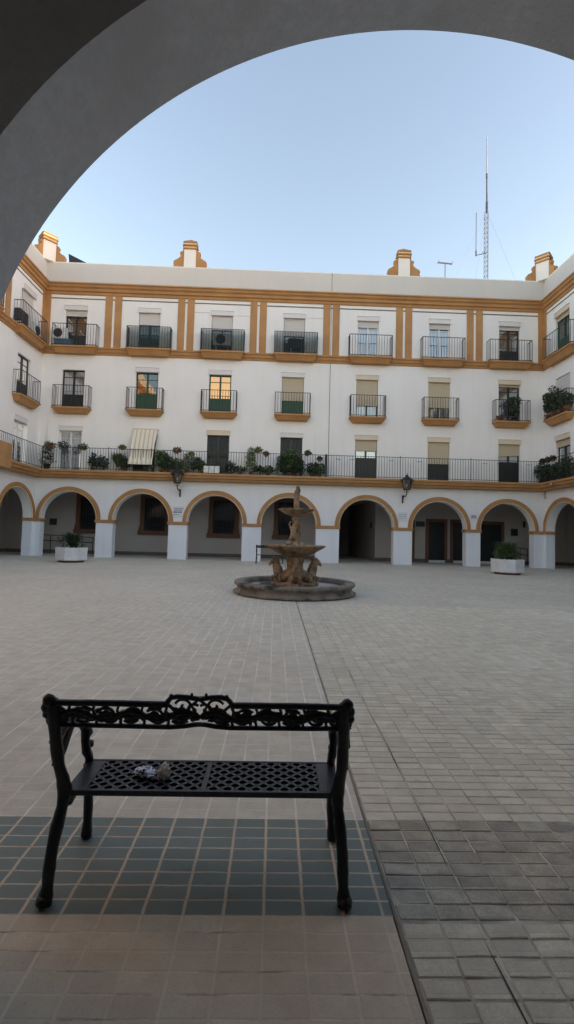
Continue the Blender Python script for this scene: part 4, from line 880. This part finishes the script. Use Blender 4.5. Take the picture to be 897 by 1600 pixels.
# ------------------------------------------------------------------ AIR CONDITIONERS
def ac(F,u,w,z,lb,wd=.85,h=.62,mt='acwhite',stand=.2,grille=True):
    b=F(u,w,z); t=thing('air_conditioner',lb,'air conditioner',b,'air conditioners on the top balconies'); z0=z+stand
    MB().box(u-wd/2,u+wd/2,w-.16,w+.14,z0,z0+h,F).build('casing',mt,t,bevel=.02)
    g=MB(); cx=u-.08; cz=z0+h/2; r=h*.40
    for k in range(1,5):
        rr=r*k/4; pts=[F(cx+rr*math.cos(TAU*i/20),w+.155,cz+rr*math.sin(TAU*i/20)) for i in range(21)]; g.tube(pts,.008,4)
    for k in range(8): a=TAU*k/8; g.tube([F(cx,w+.158,cz),F(cx+r*math.cos(a),w+.158,cz+r*math.sin(a))],.006,4)
    g.build('fan_grille','acdark',t); q=MB(); pts=[F(cx+r*math.cos(TAU*i/20),w+.1425,cz+r*math.sin(TAU*i/20)) for i in range(20)]; q.quad(*pts); q.build('fan_opening','acdark',t)
    s=MB()
    for k in (-1,1): s.box(u+k*wd*.32-.02,u+k*wd*.32+.02,w-.14,w+.12,z,z0,F)
    s.build('stand','galv',t); return t
ac(FM,-12.45,.20,11.83,'white air conditioner in the left corner of the first top balcony on the far block',.8,.62,'acwhite',.42)
ac(FM,-3.32,.20,11.83,'dark boxed air conditioner on a pale stand before the third top window',1.02,.70,'galv',.34)
ac(FM,.92,.20,11.83,'air conditioner standing right of centre on the fourth top balcony',.92,.60,'acdark',.30)
t=thing('storage_crate','blue storage crate on the first top balcony under the air conditioner','crate',FM(-12.0,.28,11.83)); MB().box(-12.7,-11.75,.1,.40,11.835,12.15,FM).build('tub',simple('blue_plastic',(.04,.12,.20),.5),t,bevel=.02)
MB().box(-12.72,-11.73,.08,.42,12.15,12.19,FM).build('lid',simple('pale_blue_plastic',(.10,.22,.32),.5),t,bevel=.01)
ac(FL,2.6,.20,11.83,'air conditioner on the near half of the left side top balcony',.8,.6,'acdark',.2)
ac(FL,1.35,.20,11.83,'air conditioner on the corner half of the left side top balcony',.8,.6,'acwhite',.1)
# ------------------------------------------------------------------ MASTS
t=thing('antenna_mast','tall lattice radio mast with guy wires behind the roof parapet','antenna mast',(14.8,D+6,15.4))
q=MB(); mx,my=14.8,D+6; s3=.17; legs=[(mx+s3*math.cos(TAU*k/3+.5),my+s3*math.sin(TAU*k/3+.5)) for k in range(3)]
for x,y in legs: q.tube([(x,y,15.4),(x,y,25.5)],.022,5)
z=15.6; k=0
while z<25.2:
    for i in range(3):
        a,b=legs[i],legs[(i+1)%3]; q.tube([(a[0],a[1],z),(b[0],b[1],z+.36)],.014,4); q.tube([(a[0],a[1],z),(b[0],b[1],z)],.014,4)
    z+=.36
q.build('lattice_tower','mastred',t)
q=MB(); q.tube([(mx,my,25.6),(mx,my,28.2)],.055,6); q.tube([(mx,my,25.4),(mx,my,26.2)],.085,6); q.tube([(mx,my,28.0),(mx,my,28.35)],.075,6); q.build('pole',simple('dark_grey_steel',(.14,.13,.16),.5),t)
MB().tube([(mx,my,28.3),(mx,my,31.3)],[.045,.032],6).build('whip','mastred',t)
q=MB(); q.tube([(mx,my,22.35),(mx-.78,my,22.15)],.026,5); q.tube([(mx,my,22.75),(mx-.35,my,22.3)],.016,5); q.tube([(mx-.78,my,22.1),(mx-.78,my,22.5)],.05,6); q.tube([(mx-.78,my,22.4),(mx-.77,my,25.35)],.024,5); q.build('side_antenna',simple('steel_antenna',(.18,.17,.20),.5),t)
q=MB()
for dx,dy in ((5,1),(-4,5),(-3,-4)): q.tube([(mx,my,25.5),(mx+dx,my+dy,15.4)],.006,3)
q.build('guy_wire','mastred',t)
t=thing('tv_antenna','T-shaped aerial on a thin pole above the parapet, left of the mast','aerial',(10.66,D+3,15.4))
MB().tube([(10.66,D+3,15.4),(10.66,D+3,19.55)],.035,6).build('pole','mastred',t); MB().tube([(10.18,D+3,19.62),(11.12,D+3,19.56)],.045,6).tube([(10.2,D+2.8,19.64),(10.2,D+3.2,19.64)],.02,4).tube([(11.1,D+2.8,19.6),(11.1,D+3.2,19.6)],.02,4).build('boom','mastred',t)
t=thing('tv_antenna','small faint aerial beside the second rooftop pinnacle from the left','aerial',(-6.75,D+3,15.4))
MB().tube([(-6.75,D+3,15.4),(-6.75,D+3,18.0)],.015,5).build('pole','galv',t); q=MB(); q.tube([(-7.05,D+3,18.0),(-6.5,D+3,17.75)],.012,4)
for k in range(4): q.tube([(-7.0+.13*k,D+2.85,17.98-.05*k),(-7.0+.13*k,D+3.15,17.98-.05*k)],.01,4); q.tube([(-7.0+.13*k,D+3,17.88-.05*k),(-7.0+.13*k,D+3,18.1-.05*k)],.01,4)
q.build('boom','galv',t)
# ramp handrails in the arcades
def handrail(F,u0,u1,w,lb,zs=(.95,.60),dz=0):
    t=thing('handrail',lb,'handrail',F((u0+u1)/2,w,0)); q=MB()
    for z in zs: q.tube([F(u0,w,z+dz),F(u1,w,z)],.028,6)
    q.build('rail','iron',t); q=MB()
    n=4
    for i in range(n): u=u0+(u1-u0)*i/(n-1); q.tube([F(u,w,0),F(u,w,zs[0]+dz*(1-i/(n-1)))],.024,6)
    q.build('rail_post','iron',t)
handrail(FM,-15.2,-11.3,-2.9,'black ramp handrail inside the arcade at the far left',(1.05,.72),.12)
handrail(FM,14.5,15.9,-2.6,'black ramp handrail inside the arcade behind the right planter',(1.0,.62),.25)
handrail(FR,.6,4.0,-2.6,'black handrail inside the right side arcade at the frame edge',(1.5,1.0))
t=thing('low_wall','low pale wall of the ramp inside the right side arcade','low wall',FR(2,-2.8,0)); MB().box(.6,4.5,-2.9,-2.7,0,.75,FR).build('wall','planter',t)
# ------------------------------------------------------------------ CAMERA
cam=bpy.data.cameras.new('camera'); co=bpy.data.objects.new('camera',cam); C.objects.link(co)
f=Vector((.02461954,.99841052,.05069815)); r_=Vector((.99932417,-.0259634,.02602123)); u_=Vector((-.02729617+.0,-.05002325+.0,.99837498)); u_=r_.cross(f)
from mathutils import Matrix
m3=Matrix((r_,u_,-f)).transposed().to_4x4(); m3.translation=Vector((0,0,1.5)); co.matrix_world=m3
cam.sensor_fit='VERTICAL'; cam.sensor_height=36; cam.lens=715.97/1600*36; cam.clip_end=2000; cam.clip_start=.05
cam.shift_x=0; scene.camera=co
# ------------------------------------------------------------------ LIGHT
SUN_EL=6; sd=Vector((.985,-.174,0)).normalized()
w=bpy.data.worlds.new('World'); scene.world=w; w.use_nodes=True; nt=w.node_tree; bg=nt.nodes['Background']
sky=nt.nodes.new('ShaderNodeTexSky'); sky.sky_type='NISHITA'; sky.sun_disc=False; sky.sun_elevation=R(SUN_EL); sky.sun_rotation=math.atan2(sd.x,sd.y)
sky.altitude=0; sky.air_density=1.0; sky.dust_density=.45; sky.ozone_density=1.1
tn=nt.nodes.new('ShaderNodeMix'); tn.data_type='RGBA'; tn.blend_type='MULTIPLY'; tn.inputs[0].default_value=1; tn.inputs[7].default_value=(1.21,1.005,.945,1); nt.links.new(sky.outputs[0],tn.inputs[6]); nt.links.new(tn.outputs[2],bg.inputs[0]); bg.inputs[1].default_value=.15
sl=bpy.data.lights.new('sun','SUN'); sl.energy=2; sl.angle=R(.5); sl.color=(1,.62,.28); so=bpy.data.objects.new('sun',sl); C.objects.link(so)
dv=Vector((sd.x*math.cos(R(SUN_EL)),sd.y*math.cos(R(SUN_EL)),math.sin(R(SUN_EL)))); so.rotation_euler=dv.to_track_quat('Z','Y').to_euler(); so.location=(20,-10,30)
scene.view_settings.view_transform='Standard'; scene.view_settings.look='None'; scene.view_settings.gamma=1; scene.view_settings.use_curve_mapping=False
scene.view_settings.exposure=2.27
scene.cycles.max_bounces=8; scene.cycles.diffuse_bounces=5; scene.cycles.use_denoising=True; scene.cycles.transparent_max_bounces=12
